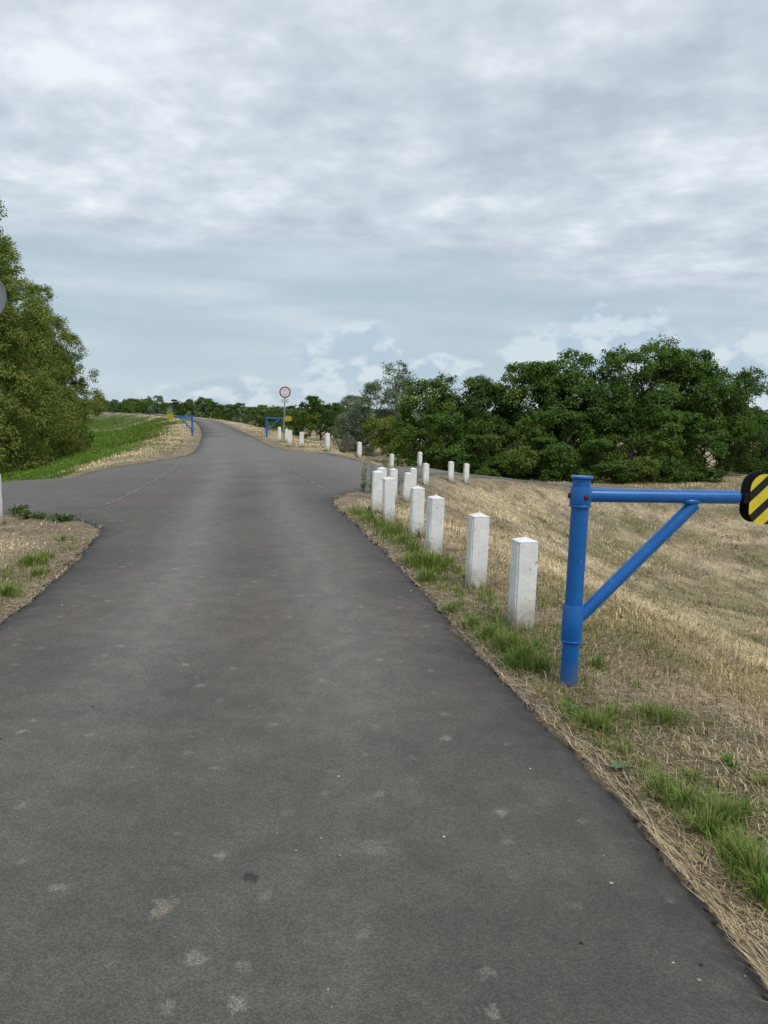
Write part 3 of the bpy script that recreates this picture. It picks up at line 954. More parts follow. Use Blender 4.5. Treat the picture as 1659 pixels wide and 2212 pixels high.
# ================================================================== trees
def tubes_np(segs, nside=5):
    """segs: list of (points (k,3), radii (k,))"""
    Vs, Fs = [], []; off = 0
    ang = np.arange(nside) * 2 * np.pi / nside
    for P, r in segs:
        P = np.asarray(P, float); r = np.asarray(r, float)
        t = np.gradient(P, axis=0); t /= np.linalg.norm(t, axis=1)[:, None] + 1e-9
        ref = np.where(np.abs(t[:, 2:3]) > 0.9, np.array([[1., 0, 0]]), np.array([[0, 0, 1.]]))
        u = np.cross(t, ref); u /= np.linalg.norm(u, axis=1)[:, None]
        w = np.cross(t, u)
        ring = P[:, None, :] + (u[:, None, :] * np.cos(ang)[None, :, None] + w[:, None, :] * np.sin(ang)[None, :, None]) * r[:, None, None]
        k = len(P)
        Vs.append(ring.reshape(-1, 3))
        i = np.arange(k - 1)[:, None] * nside; j = np.arange(nside)[None, :]; j2 = (j + 1) % nside
        Fs.append(np.stack([off + i + j, off + i + j2, off + i + nside + j2, off + i + nside + j], -1).reshape(-1, 4))
        off += k * nside
    return np.vstack(Vs), np.vstack(Fs)

def leaves_np(C, Nrm, size, g, aspect=0.6):
    """rhombic folded leaves at centres C with normals Nrm"""
    n = len(C)
    a = g.normal(size=(n, 3)); a[:, 2] -= 0.5
    t = a - (a * Nrm).sum(1)[:, None] * Nrm
    t /= np.linalg.norm(t, axis=1)[:, None] + 1e-9
    s = np.cross(Nrm, t)
    L = size[:, None] * 0.5; Wd = L * aspect
    p0 = C - t * L; p2 = C + t * L
    p1 = C + s * Wd - t * L * 0.15 + Nrm * L * 0.18; p3 = C - s * Wd - t * L * 0.15 + Nrm * L * 0.18
    V = np.stack([p0, p1, p2, p3], 1).reshape(-1, 3)
    b = np.arange(n) * 4
    F = np.vstack([np.stack([b, b + 1, b + 2], -1), np.stack([b, b + 2, b + 3], -1)])
    return V, F

PAL = {
    'maple': ((0.058, 0.112, 0.025), (0.130, 0.208, 0.046), (0.24, 0.24, 0.040)),
    'lime': ((0.072, 0.125, 0.024), (0.150, 0.215, 0.045), (0.30, 0.28, 0.05)),
    'poplar': ((0.125, 0.172, 0.038), (0.240, 0.290, 0.078), (0.30, 0.25, 0.06)),
    'silver': ((0.125, 0.165, 0.110), (0.250, 0.285, 0.215), (0.22, 0.27, 0.13)),
    'yellow': ((0.100, 0.145, 0.028), (0.195, 0.225, 0.042), (0.42, 0.35, 0.03)),
    'dark': ((0.040, 0.076, 0.020), (0.082, 0.132, 0.034), (0.15, 0.16, 0.03)),
}
def make_tree(seed, H, Rr, ncl, nlf, leaf, pal, t0=0.10, peak=0.42, top=0.12, crad=0.085, yellow=0.03, trunk=True, stems=1, lean=0.05, openness=0.0, conic=False, lobes=0, lobe_r=0.14, lobe_z=1.0):
    g = np.random.default_rng(seed)
    ph = g.random(6) * 6.28
    # crown profile
    def prof(t):
        if conic:
            return (1 - t) ** 0.75 * (0.55 + 0.45 * np.minimum(1, (t - t0 + .02) / 0.18)) + 0.05
        a = np.clip((t - t0) / (peak - t0 + 1e-6), 0, 1); b = np.clip((t - peak) / (1.0 - peak), 0, 1)
        return np.where(t < peak, 0.62 + 0.38 * np.sin(a * np.pi / 2), top + (1 - top) * np.sqrt(np.clip(1 - b ** 2.1, 0, 1)))
    t = t0 + (1 - t0) * g.random(ncl * 3) ** 0.9
    w = prof(t); keep = g.random(ncl * 3) < w / w.max(); t = t[keep][:ncl]
    n = len(t)
    ang = g.random(n) * 2 * np.pi
    f = g.random(n) ** 0.42
    lob = 1 + 0.20 * np.sin(2 * ang + ph[0] + 3 * t) + 0.14 * np.sin(3 * ang + ph[1] - 5 * t) + 0.12 * np.sin(5 * ang + ph[2] + 9 * t)
    r = prof(t) * Rr * f * lob
    C = np.stack([r * np.cos(ang) + lean * H * t * np.cos(ph[3]), r * np.sin(ang) + lean * H * t * np.sin(ph[3]), t * H * (1 + 0.06 * np.sin(2 * ang + ph[4]))], -1)
    if lobes:
        # gather the twigs into separate boughs, each a dome of its own
        li = g.choice(n, min(lobes, n), replace=False)
        LCn = C[li]; Lr = H * lobe_r * (0.65 + 0.7 * g.random(len(li)))
        # keep boughs apart
        which = g.choice(len(li), n, p=Lr ** 2 / (Lr ** 2).sum())
        dv = g.normal(size=(n, 3))
        ow = LCn[which] - np.array([0, 0, H * 0.40]); ow /= np.linalg.norm(ow, axis=1)[:, None] + 1e-9
        dv = dv / np.linalg.norm(dv, axis=1)[:, None] + ow * 0.35 + np.array([0, 0, 0.35])
        dv /= np.linalg.norm(dv, axis=1)[:, None]
        rr0 = (0.72 + 0.28 * g.random(n)) * Lr[which]
        C = LCn[which] + dv * rr0[:, None] * np.array([1.0, 1.0, lobe_z])
        C[:, 2] = np.clip(C[:, 2], 0.03 * H, H * 1.02)
        tone = g.random(len(li))[which]
    else:
        tone = g.random(n)
    if openness > 0:
        nz = fbm(C[:, 0] * 1.0 + C[:, 1] * .6 + 40, C[:, 2] + C[:, 1] * .4, 0.55, 2, seed)
        C = C[nz > openness]; tone = tone[nz > openness]
        n = len(C)
    rc = H * crad * (0.6 + 0.8 * g.random(n))
    # leaves
    nl = g.poisson(nlf * (rc / rc.mean()) ** 1.6) + 4
    ci = np.repeat(np.arange(n), nl)
    off = g.normal(size=(len(ci), 3)); off /= np.linalg.norm(off, axis=1)[:, None]
    rad = g.random(len(ci)) ** 0.5
    off = off * rad[:, None]
    off[:, 2] = off[:, 2] * 0.72 - 0.12 * (off[:, 0] ** 2 + off[:, 1] ** 2)
    LC = C[ci] + off * rc[ci][:, None]
    outw = LC - np.array([0, 0, H * 0.45]); outw /= np.linalg.norm(outw, axis=1)[:, None] + 1e-9
    N = off * 0.7 + outw * 0.45 + np.array([0, 0, 0.55]) + g.normal(size=off.shape) * 0.55
    N /= np.linalg.norm(N, axis=1)[:, None]
    sz = leaf * (0.6 + 0.8 * g.random(len(ci)))
    V, F = leaves_np(LC, N, sz, g)
    V[:, 2] = np.maximum(V[:, 2], 0.014)
    lo, hi, ye = (np.array(c) for c in PAL[pal])
    k = np.clip(tone[ci] * 0.45 + g.random(n)[ci] * 0.3 + g.random(len(ci)) * 0.4 - 0.08, 0, 1)
    col = lo + (hi - lo) * k[:, None]
    yc = (g.random(n) < yellow * 2.2)[ci] * g.random(len(ci)) * 0.8 + (g.random(len(ci)) < yellow) * 0.8
    col = col + (ye - col) * np.clip(yc, 0, 1)[:, None]
    cols = np.repeat(col, 4, axis=0)
    # wood
    segs = []
    ht = H * (0.80 if conic else 0.68)
    stemsP = []
    for s in range(stems):
        k_ = 8
        zz = np.linspace(-0.25, ht * (1 - 0.12 * s), k_)
        a = g.random() * 6.28; sp = (0.10 if stems > 1 else 0.02) * H
        P = np.stack([np.cos(a) * sp * (zz / ht) + lean * zz * np.cos(ph[3]) + g.normal(size=k_) * 0.012 * H, np.sin(a) * sp * (zz / ht) + lean * zz * np.sin(ph[3]) + g.normal(size=k_) * 0.012 * H, zz], -1)
        P[0, :2] *= 0.3
        r0 = H * 0.020 / math.sqrt(stems)
        segs.append((P, np.linspace(r0, r0 * 0.25, k_)))
        stemsP.append(P)
    pick = g.choice(n, min(n, 46 if H > 4 else 22), replace=False)
    for i in pick:
        P = stemsP[i % stems]
        c = C[i]
        z0 = np.clip(c[2] - 0.75 * np.hypot(c[0], c[1]) - 0.05 * H, 0.06 * H, ht * 0.92)
        b = np.array([np.interp(z0, P[:, 2], P[:, 0]), np.interp(z0, P[:, 2], P[:, 1]), z0])
        s_ = np.linspace(0, 1, 5)[:, None]
        mid = (b + c) / 2 + np.array([0, 0, -0.06 * np.linalg.norm(c - b)]) + g.normal(size=3) * 0.02 * H
        Q = (1 - s_) ** 2 * b + 2 * s_ * (1 - s_) * mid + s_ ** 2 * c
        r0 = H * 0.0075 * (0.5 + 0.7 * g.random())
        segs.append((Q, np.linspace(r0, r0 * 0.22, 5)))
    TV, TF = tubes_np(segs, 5)
    return (V, F, cols), (TV, TF)

def tree_proto(name, **kw):
    (V, F, c), (TV, TF) = make_tree(**kw)
    return np_mesh(name + '_crown', V, [F], M['leaf'], c), np_mesh(name + '_trunk', TV, [TF], M['bark'], smooth=True), kw['H']

TP = {
    'mapleA': tree_proto('mapleA', seed=11, H=8.6, Rr=3.1, ncl=420, nlf=40, leaf=.20, pal='maple', t0=.06, peak=.45, yellow=.006, lobes=52, lobe_r=.11, crad=.06),
    'mapleB': tree_proto('mapleB', seed=12, H=8.0, Rr=2.8, ncl=400, nlf=40, leaf=.20, pal='maple', t0=.06, peak=.40, yellow=.008, lean=.03, lobes=48, lobe_r=.11, crad=.06),
    'mapleC': tree_proto('mapleC', seed=13, H=9.4, Rr=3.6, ncl=470, nlf=40, leaf=.20, pal='maple', t0=.10, peak=.58, yellow=.01, stems=2, lobes=58, lobe_r=.10, crad=.057),
    'limeA': tree_proto('limeA', seed=14, H=7.0, Rr=2.7, ncl=360, nlf=38, leaf=.19, pal='lime', t0=.05, peak=.42, yellow=.015, lobes=44, lobe_r=.115, crad=.065),
    'darkA': tree_proto('darkA', seed=15, H=7.6, Rr=3.0, ncl=380, nlf=40, leaf=.20, pal='dark', t0=.04, peak=.48, yellow=.006, lobes=44, lobe_r=.12, crad=.062),
    'bushA': tree_proto('bushA', seed=16, H=3.6, Rr=1.9, ncl=200, nlf=36, leaf=.16, pal='maple', t0=.03, peak=.45, crad=.085, stems=4, yellow=.006, lobes=11, lobe_r=.21),
    'bushB': tree_proto('bushB', seed=26, H=4.2, Rr=2.0, ncl=210, nlf=36, leaf=.16, pal='lime', t0=.03, peak=.50, crad=.08, stems=3, yellow=.03, lobes=12, lobe_r=.19),
    'bushY': tree_proto('bushY', seed=17, H=4.6, Rr=2.3, ncl=210, nlf=38, leaf=.19, pal='yellow', t0=.02, peak=.45, crad=.09, stems=3, yellow=.04, lobes=12, lobe_r=.18),
    'silver': tree_proto('silver', seed=18, H=9.0, Rr=4.0, ncl=420, nlf=38, leaf=.22, pal='silver', t0=.03, peak=.32, yellow=.03, openness=.30, stems=2, lobes=26, lobe_r=.13, crad=.06),
    'silverT': tree_proto('silverT', seed=19, H=13.0, Rr=3.0, ncl=230, nlf=34, leaf=.26, pal='silver', t0=.25, peak=.6, crad=.05, yellow=.10, openness=.40, lean=.02),
    'poplarA': tree_proto('poplarA', seed=20, H=16.0, Rr=4.4, ncl=1350, nlf=66, leaf=.135, pal='poplar', t0=.04, peak=.30, top=.03, crad=.032, yellow=.04, conic=True, lobes=170, lobe_r=.045, lobe_z=1.8),
    'poplarB': tree_proto('poplarB', seed=21, H=13.0, Rr=4.0, ncl=1150, nlf=62, leaf=.135, pal='poplar', t0=.03, peak=.35, top=.05, crad=.036, yellow=.06, conic=True, lobes=150, lobe_r=.050, lobe_z=1.8),
    'poplarC': tree_proto('poplarC', seed=22, H=9.5, Rr=3.4, ncl=760, nlf=58, leaf=.135, pal='yellow', t0=.03, peak=.4, crad=.045, yellow=.04, lobes=90, lobe_r=.055, lobe_z=1.5),
    'farA': tree_proto('farA', seed=31, H=7.0, Rr=3.0, ncl=190, nlf=22, leaf=.34, pal='maple', t0=.06, peak=.45, crad=.07, lobes=15, lobe_r=.15),
    'farB': tree_proto('farB', seed=32, H=6.0, Rr=2.8, ncl=180, nlf=22, leaf=.34, pal='lime', t0=.04, peak=.40, crad=.075, lobes=14, lobe_r=.16),
    'farC': tree_proto('farC', seed=33, H=8.0, Rr=3.5, ncl=200, nlf=22, leaf=.36, pal='dark', t0=.16, peak=.60, crad=.065, openness=.25, lobes=16, lobe_r=.14),
    'farD': tree_proto('farD', seed=34, H=7.0, Rr=3.2, ncl=180, nlf=20, leaf=.34, pal='silver', t0=.05, peak=.45, crad=.07, openness=.3, lobes=14, lobe_r=.15),
}

def hor(u): return 892 + 0.0201 * (u - 829.5)
def spot(u, d):
    """ground position seen in column u of the 1659 px wide survey picture at depth d"""
    return ((u - 829.5) / 1663.0 * d, d)

def plant_tree(kind, x, y, top_z, rz, label, group, cat='tree', name='tree', wide=1.0, sink=0.0):
    cr, tr, H = TP[kind]
    z0 = ground_z(x, y) - 0.05 - sink
    s = (top_z - z0) / H
    t = empty(name, (x, y, z0), R(rz))
    t.scale = (s * wide, s * wide, s)
    tag(t, label, cat, group)
    link('trunk', tr, t); link('crown', cr, t)
    return t

def tree_px(kind, u, d, vtop, rz, label, group, **kw):
    x, y = spot(u, d)
    # column u is measured on the horizon; the picture is rolled a little, so trees shift with height
    z = EYE + (hor(u) - vtop) / 1663.0 * d
    return plant_tree(kind, x, y, z, rz, label, group, **kw)

GR = 'trees of the dark thicket on the right'
for a in [
    ('mapleC', 1385, 55, 745, 20, 'tallest dark green tree of the thicket, rising above the blue arm', {}),
    ('mapleA', 1290, 56, 768, 130, 'tall tree with open crown just left of the tallest thicket tree', {}),
    ('mapleB', 1462, 56, 772, 200, 'broad tree just right of the tallest thicket tree', {}),
    ('mapleC', 1505, 57, 788, 310, 'tree near the right end of the thicket above the striped board', {}),
    ('darkA', 1566, 58, 812, 50, 'thin-crowned last tall tree of the thicket near the right picture edge', {'wide': .7}),
    ('mapleB', 1160, 56, 797, 80, 'rounded tree in the middle of the thicket, left of the skyline dip', {}),
    ('limeA', 1108, 57, 800, 15, 'lighter green tree in the middle of the thicket, above the last near bollards', {}),
    ('mapleA', 1215, 58, 822, 260, 'low tree filling the dip in the thicket skyline', {'wide': 1.15}),
    ('darkA', 1040, 56, 828, 140, 'dark tree left of the middle of the thicket', {}),
    ('mapleA', 975, 56, 820, 330, 'rounded green tree towards the left end of the thicket', {}),
    ('limeA', 915, 55, 832, 70, 'bright green leftmost tree of the thicket, beside the silvery one', {'wide': 1.1}),
    ('darkA', 1690, 80, 884, 250, 'low dim tree closing the right picture edge beyond the thicket', {'wide': 1.3}),
]:
    tree_px(*a[:5], a[5], GR, **a[6])
GB = 'shrubs along the foot of the thicket'
for u, d, vt, rz, kind, wd, lab in [
    (900, 51.5, 925, 10, 'bushB', 1.0, 'leftmost low shrub at the foot of the thicket'),
    (968, 51.5, 905, 90, 'bushA', 1.2, 'shrub at the foot of the thicket, second from the left'),
    (1035, 50.0, 945, 160, 'bushA', 1.5, 'low shrub at the foot of the thicket behind the last near bollards'),
    (1092, 50.5, 890, 220, 'bushB', 1.0, 'yellow-green shrub standing before the middle of the thicket'),
    (1165, 50.0, 950, 300, 'bushA', 1.5, 'low shrub at the thicket foot left of the near blue post'),
    (1222, 51.0, 900, 40, 'bushA', 1.1, 'shrub at the thicket foot straight behind the near blue post'),
    (1295, 49.5, 955, 110, 'bushA', 1.6, 'low shrub at the thicket foot above the left half of the blue arm'),
    (1372, 50.0, 925, 190, 'bushB', 1.2, 'shrub at the thicket foot above the middle of the blue arm'),
    (1440, 51.0, 900, 250, 'bushA', 1.1, 'shrub at the thicket foot above the brace joint'),
    (1505, 51.5, 945, 330, 'bushA', 1.3, 'last shrub at the thicket foot, left of the striped board'),
    (1600, 63, 925, 70, 'bushB', 1.1, 'pale shrub standing right of the thicket above the striped board'),
    (1648, 60, 905, 200, 'bushA', 1.2, 'shrub at the right picture edge beyond the striped board'),
]:
    tree_px(kind, u, d, vt, rz, lab, GB, cat='shrub', name='shrub', wide=wd)

GM = 'trees between the thicket and the round sign'
tree_px('silver', 800, 74, 838, 30, 'broad silvery grey-green tree left of the thicket', GM)
tree_px('silverT', 852, 78, 776, 200, 'slender loose-leaved pale tree rising above the silvery one', GM)
tree_px('bushY', 845, 66, 895, 90, 'bush with bright yellow leaves before the silvery tree', GM, cat='bush', name='bush')
tree_px('silver', 765, 82, 862, 250, 'smaller silvery tree at the left foot of the broad silvery one', GM)
tree_px('farC', 690, 112, 862, 40, 'rounded dark tree on a visible trunk right of the round sign', GM)
tree_px('mapleB', 722, 118, 874, 140, 'dark tree touching the rounded one on its right', GM)
tree_px('farD', 748, 122, 884, 190, 'thin grey tree between the rounded dark tree and the silvery ones', GM)
tree_px('farC', 668, 135, 868, 300, 'loose taller tree peeping out left of the rounded dark one', GM)
tree_px('farB', 655, 92, 893, 20, 'light green tree right of the far right barrier board', GM)
tree_px('farB', 632, 96, 890, 120, 'light green tree behind the far right barrier board', GM)
tree_px('farA', 603, 98, 884, 220, 'green tree behind the arm of the far right barrier', GM)
tree_px('farB', 578, 100, 882, 320, 'green tree behind the post of the far right barrier', GM)
tree_px('farA', 550, 104, 884, 60, 'green tree left of the far right barrier post', GM)
tree_px('farD', 522, 108, 880, 150, 'greyish tree halfway between the two far barriers', GM)
tree_px('farC', 500, 116, 878, 250, 'dark tree right of where the road vanishes', GM)
tree_px('farB', 532, 92, 903, 10, 'low green bush in front of the greyish tree by the road', GM, cat='bush', name='bush')
tree_px('farB', 592, 88, 912, 70, 'low green bush behind the far right barrier brace', GM, cat='bush', name='bush')
GF = 'trees where the road vanishes'
tree_px('farC', 470, 150, 872, 20, 'dark tree straight above where the road vanishes', GF)
tree_px('farA', 440, 165, 858, 110, 'highest rounded tree behind the far left barrier post', GF)
tree_px('farA', 415, 180, 862, 210, 'tree directly behind the far left barrier arm', GF)
tree_px('farB', 462, 132, 890, 300, 'pale low bush right of the far left barrier post', GF, cat='bush', name='bush')
tree_px('farB', 486, 128, 894, 40, 'second pale low bush right of the far left barrier post', GF, cat='bush', name='bush')
tree_px('farC', 385, 200, 866, 70, 'tree above the striped board of the far left barrier', GF)
tree_px('farA', 358, 215, 868, 160, 'tree just left of the far left barrier board', GF)
tree_px('farD', 340, 235, 858, 260, 'thin tall tree sticking out of the far treeline on the left', GF)
tree_px('farA', 318, 250, 866, 350, 'leftmost separate tree of the far treeline, left of the thin tall one', GF)

GL = 'poplars at the foot of the left slope'
tree_px('poplarA', -38, 46, 442, 100, 'tallest visible poplar at the left picture edge', GL, wide=1.1)
tree_px('poplarB', 35, 54, 555, 200, 'second poplar from the left picture edge', GL, wide=1.05)
tree_px('poplarB', 84, 60, 640, 300, 'third poplar from the left picture edge', GL)
tree_px('poplarC', 120, 64, 735, 50, 'yellow-green rounded tree at the right end of the poplar row', GL, wide=.95)
tree_px('poplarC', 20, 56, 800, 140, 'low dense tree under the poplars by the green slope', GL, wide=1.1)
tree_px('bushA', 95, 62, 890, 60, 'dark bush under the poplar row beside the green slope', GL, cat='bush', name='bush', wide=1.2)
tree_px('darkA', -30, 52, 840, 220, 'dark shady tree under the poplars at the left picture edge', GL, wide=1.0)
tree_px('bushA', 140, 70, 880, 150, 'small bush where the poplar row ends above the green slope', GL, cat='bush', name='bush', wide=1.0)

# far-off wood beyond the dike, reads as one mass
def distant_wood():
    g = np.random.default_rng(77)
    protos = []
    for i, p in enumerate(('maple', 'lime', 'dark', 'silver')):
        (V, F, c), _ = make_tree(60 + i, 7.0, 3.6, 46, 16, .75, p, .04, .45, crad=.10, lobes=9, lobe_r=.18)
        protos.append((V, F, c))
    Vs, Fs, Cs = [], [], []; off = 0
    pos = []
    for k in range(34):
        u = 130 + (335 - 130) * k / 33 + g.normal() * 4
        pos.append((u, 255 + g.random() * 90, 866 + g.normal() * 3.0))
    for k in range(22):
        u = 400 + (760 - 400) * k / 21 + g.normal() * 6
        pos.append((u, 230 + g.random() * 60, 878 + g.normal() * 2.5))
    for k in range(26):
        u = 860 + (1900 - 860) * k / 25
        pos.append((u, 140 + g.random() * 60, 880 + g.normal() * 4 + 0.012 * (u - 860)))
    for k in range(12):
        u = -260 + 380 * k / 11
        pos.append((u, 240 + g.random() * 60, 862 + g.normal() * 3))
    for u, d, vt in pos:
        x, y = spot(u, d)
        V, F, c = protos[int(g.choice(4, p=[.42, .28, .22, .08]))]
        z0 = ground_z(x, y)
        s = max(0.4, (EYE + (hor(u) - vt) / 1663 * d - z0) / 7.0)
        a = g.random() * 6.28
        Rm = np.array([[math.cos(a), -math.sin(a), 0], [math.sin(a), math.cos(a), 0], [0, 0, 1]])
        Vs.append((V * np.array([s * 1.15, s * 1.15, s])) @ Rm.T + np.array([x, y, z0])); Fs.append(F + off); Cs.append(c); off += len(V)
    me = np_mesh('distant_wood', np.vstack(Vs), [np.vstack(Fs)], M['leaf'], np.vstack(Cs))
    tag(link('distant_wood', me), 'hazy green belt of distant woods along the horizon', 'woods', kind='stuff')
distant_wood()

# low hills on the horizon
def hills():
    A = np.radians(np.arange(-60, 60.1, 0.5))
    Vs = []
    prof = 14 + 34 * fbm(A * 6 + 20, A * 0, 1.0, 4, 5)
    for d, f in ((3600, 0.0), (4200, 0.75), (4700, 1.0), (5600, 0.4)):
        Vs.append(np.stack([d * np.sin(A), d * np.cos(A), -6 + prof * f], -1))
    n = len(A); V = np.vstack(Vs)
    F = []
    for r in range(3):
        i = np.arange(n - 1) + r * n
        F.append(np.stack([i, i + 1, i + n + 1, i + n], -1))
    tag(link('hills', np_mesh('hills', V, [np.vstack(F)], M['hill'], smooth=True)), kind='structure')
hills()

# ================================================================== grasses
def unproject(u, v, z=0.0):
    x = (u - 829.5) / 1663.0; y = -(v - 1106) / 1663.0
    r_ = R(1.15); a = R(90 - 7.33)
    cx = x * math.cos(r_) - y * math.sin(r_); cy = x * math.sin(r_) + y * math.cos(r_)
    Yd = cy * math.cos(a) + math.sin(a); Zd = cy * math.sin(a) - math.cos(a)
    t = (z - EYE) / Zd
    return cx * t, Yd * t

def gz(x, y):
    """surface height of the built ground outside the asphalt"""
    ins = in_poly(x, y, OUTLINE); ed = edge_dist(x, y)
    sd = np.where(ins, -ed, ed)
    dd = np.hypot(x, y)
    b = (fbm(x, y, 0.9, 4, 3) - 0.5) * 0.10 + (fbm(x, y, 4.0, 3, 9) - 0.5) * 0.05
    return height(x, y) + b * sstep(sd, 0.15, 1.6) * np.clip(dd / 3, 0.4, 1) - 0.012 - 0.0012 * np.clip(dd - 25, 0, 300) * sstep(-sd, -1.0, 0.2), sd

def blades(x, y, z, h, w, az_, lean, curl, cols, tipcol=None):
    """5-vertex bent blades: base pair, mid pair, tip"""
    n = len(x)
    d = np.stack([np.cos(az_), np.sin(az_), np.zeros(n)], -1)
    s = np.stack([-np.sin(az_), np.cos(az_), np.zeros(n)], -1)
    # random twist of the flat side
    up = np.array([0, 0, 1.0])
    base = np.stack([x, y, z], -1)
    l1 = lean; l2 = np.clip(lean + curl, 0, 1.75)
    m = base + (d * np.sin(l1)[:, None] + up * np.cos(l1)[:, None]) * (h * 0.55)[:, None]
    tip = m + (d * np.sin(l2)[:, None] + up * np.cos(l2)[:, None]) * (h * 0.45)[:, None]
    hw = (w * 0.5)[:, None]
    V = np.stack([base - s * hw, base + s * hw, m + s * hw * 0.75, m - s * hw * 0.75, tip], 1).reshape(-1, 3)
    b = np.arange(n) * 5
    Q = np.stack([b, b + 1, b + 2, b + 3], -1); T3 = np.stack([b + 3, b + 2, b + 4], -1)
    c = np.repeat(cols, 5, axis=0).reshape(n, 5, 3)
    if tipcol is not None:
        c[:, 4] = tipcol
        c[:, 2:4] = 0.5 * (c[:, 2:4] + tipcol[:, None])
    return V, Q, T3, c.reshape(-1, 3)

def merge_blades(name, sets, mat, label, cat):
    Vs, Qs, Ts, Cs = [], [], [], []; off = 0
    for V, Q, T3, c in sets:
        Vs.append(V); Qs.append(Q + off); Ts.append(T3 + off); Cs.append(c); off += len(V)
    me = np_mesh(name, np.vstack(Vs), [np.vstack(Qs), np.vstack(Ts)], mat, np.vstack(Cs))
    return tag(link(name, me), label, cat, kind='stuff')

def wedge(n, d0, d1, a0, a1, g, p=0.0):
    """positions log-distributed in distance between two azimuths"""
    u = g.random(n)
    d = d0 * (d1 / d0) ** (u ** (1 - p))
    a = np.radians(a0 + (a1 - a0) * g.random(n))
    return d * np.sin(a), d * np.cos(a), d

ROAD_DIR = math.atan2(0.98, -0.19)

def dry_grass():
    g = np.random.default_rng(101)
    sets = []
    straws = np.array([(0.70, 0.56, 0.350), (0.60, 0.455, 0.265), (0.78, 0.66, 0.44), (0.47, 0.35, 0.205), (0.42, 0.39, 0.20), (0.31, 0.23, 0.145)])
    # standing mown stubble
    x, y, d = wedge(330000, 1.7, 75, -33, 37, g)
    z, sd = gz(x, y)
    dA, sA, _ = poly_dist(x, y, AX)
    n1 = fbm(x, y, 0.5, 4, 201); n2 = 0.55 * fbm(x, y, 2.2, 3, 202) + 0.45 * fbm(x * .5 + y * .3, y * 1.2, 0.9, 3, 209)
    green_side = (sA > 0) & (y > 15) & (dA + (fbm(x, y, 0.35, 4, 21) - .5) * 9 > 4.9) & (sd > 1.2)
    dens = sstep(sd, 0.10, 1.1) * (0.25 + 0.75 * sstep(n2, 0.34, 0.56)) * np.where(green_side, 0.10, 1.0)
    # bare strip round the bollards and barrier post
    keep = (sd > 0.03) & (g.random(len(x)) < dens)
    x, y, d, z, sd, n1, n2 = (q[keep] for q in (x, y, d, z, sd, n1, n2))
    n = len(x)
    h = (0.028 + 0.062 * g.random(n) ** 1.3) * (0.6 + 0.8 * sstep(sd, 0.4, 2.2)) * (0.75 + 0.6 * n1) * np.clip(d / 14, 1, 1.9) ** 0.6
    w = (0.0030 + 0.0028 * g.random(n)) * np.clip(d / 4.0, 1, 30) ** 0.95
    swirl = 2 * np.pi * fbm(x, y, 0.45, 2, 205) * 1.6
    az_ = swirl + g.normal(size=n) * 0.9
    lean = np.clip(np.abs(g.normal(0.72, 0.42, n)), 0, 1.5)
    k = g.choice(len(straws), n, p=[.34, .2, .24, .1, .07, .05])
    c = straws[k] * (0.65 + 0.5 * g.random(n))[:, None] * (0.58 + 1.2 * n2)[:, None]
    # slightly greener in patches
    gp = np.clip(sstep(n1, 0.58, 0.72) * 0.5 + sstep(-z, 1.9, 3.0) * 0.65 * sstep(n1, .35, .6) * (x > 2), 0, .7) * (0.75 + .25 * g.random(n))
    c = c + (np.array([0.20, 0.20, 0.085]) - c) * gp[:, None]
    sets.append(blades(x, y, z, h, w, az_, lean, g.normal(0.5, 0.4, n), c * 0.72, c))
    # flattened thatch: dead stems lying on the soil, thickest along the asphalt
    x, y, d = wedge(150000, 1.6, 42, -33, 37, g)
    z, sd = gz(x, y)
    dens = 0.30 + 0.70 * (1 - sstep(sd, 0.06, 0.4))
    keep = (sd > -0.03) & (sd < 14) & (g.random(len(x)) < dens)
    x, y, d, z, sd = (q[keep] for q in (x, y, d, z, sd)); n = len(x)
    ax_ = np.where((g.random(n) < 0.6) & (sd < 0.35) | (sd < 0.07), ROAD_DIR + g.normal(size=n) * np.where(sd < 0.05, 0.20, 0.5) + np.pi * (g.random(n) < .5), g.random(n) * 6.28)
    h = (0.035 + 0.13 * g.random(n) ** 2) * np.clip(d / 9, 1, 2)
    w = (0.0016 + 0.0018 * g.random(n)) * np.clip(d / 4.0, 1, 20) ** 0.95
    k = g.choice(len(straws), n, p=[.30, .22, .16, .17, .03, .12])
    c = straws[k] * (0.42 + 0.62 * g.random(n))[:, None]
    sets.append(blades(x, y, z + 0.004 + 0.022 * g.random(n) * sstep(sd, -.02, .1) + np.where(sd < 0.0, 0.022, 0.0), h, w, ax_, 1.42 + 0.14 * g.random(n), np.abs(g.normal(0.02, 0.08, n)), c))
    x, y, d = wedge(90000, 1.5, 9, -33, 37, g)
    z, sd = gz(x, y)
    keep = (sd > 0.04) & (sd < 2.6) & (g.random(len(x)) < 0.35 + 0.65 * fbm(x, y, 3.0, 2, 231))
    x, y, d, z, sd = (q[keep] for q in (x, y, d, z, sd)); n = len(x)
    k = g.choice(len(straws), n, p=[.22, .22, .10, .22, .04, .20])
    c = straws[k] * (0.35 + 0.65 * g.random(n))[:, None]
    up_ = g.random(n) < .3
    sets.append(blades(x, y, z + 0.003 + 0.012 * g.random(n), 0.02 + 0.07 * g.random(n) ** 2, (0.0016 + 0.0016 * g.random(n)) * np.clip(d / 4, 1, 3), g.random(n) * 6.28, np.where(up_, .5 + .7 * g.random(n), 1.38 + .18 * g.random(n)), np.abs(g.normal(0.1, 0.2, n)), c))
    # dark dead stubs
    x, y, d = wedge(3500, 1.8, 16, 2, 37, g)
    z, sd = gz(x, y)
    keep = (sd > 0.25) & (sd < 2.4) & (g.random(len(x)) < .5)
    x, y, d, z = (q[keep] for q in (x, y, d, z)); n = len(x)
    c = np.array([0.055, 0.036, 0.022]) * (0.6 + 0.9 * g.random(n))[:, None]
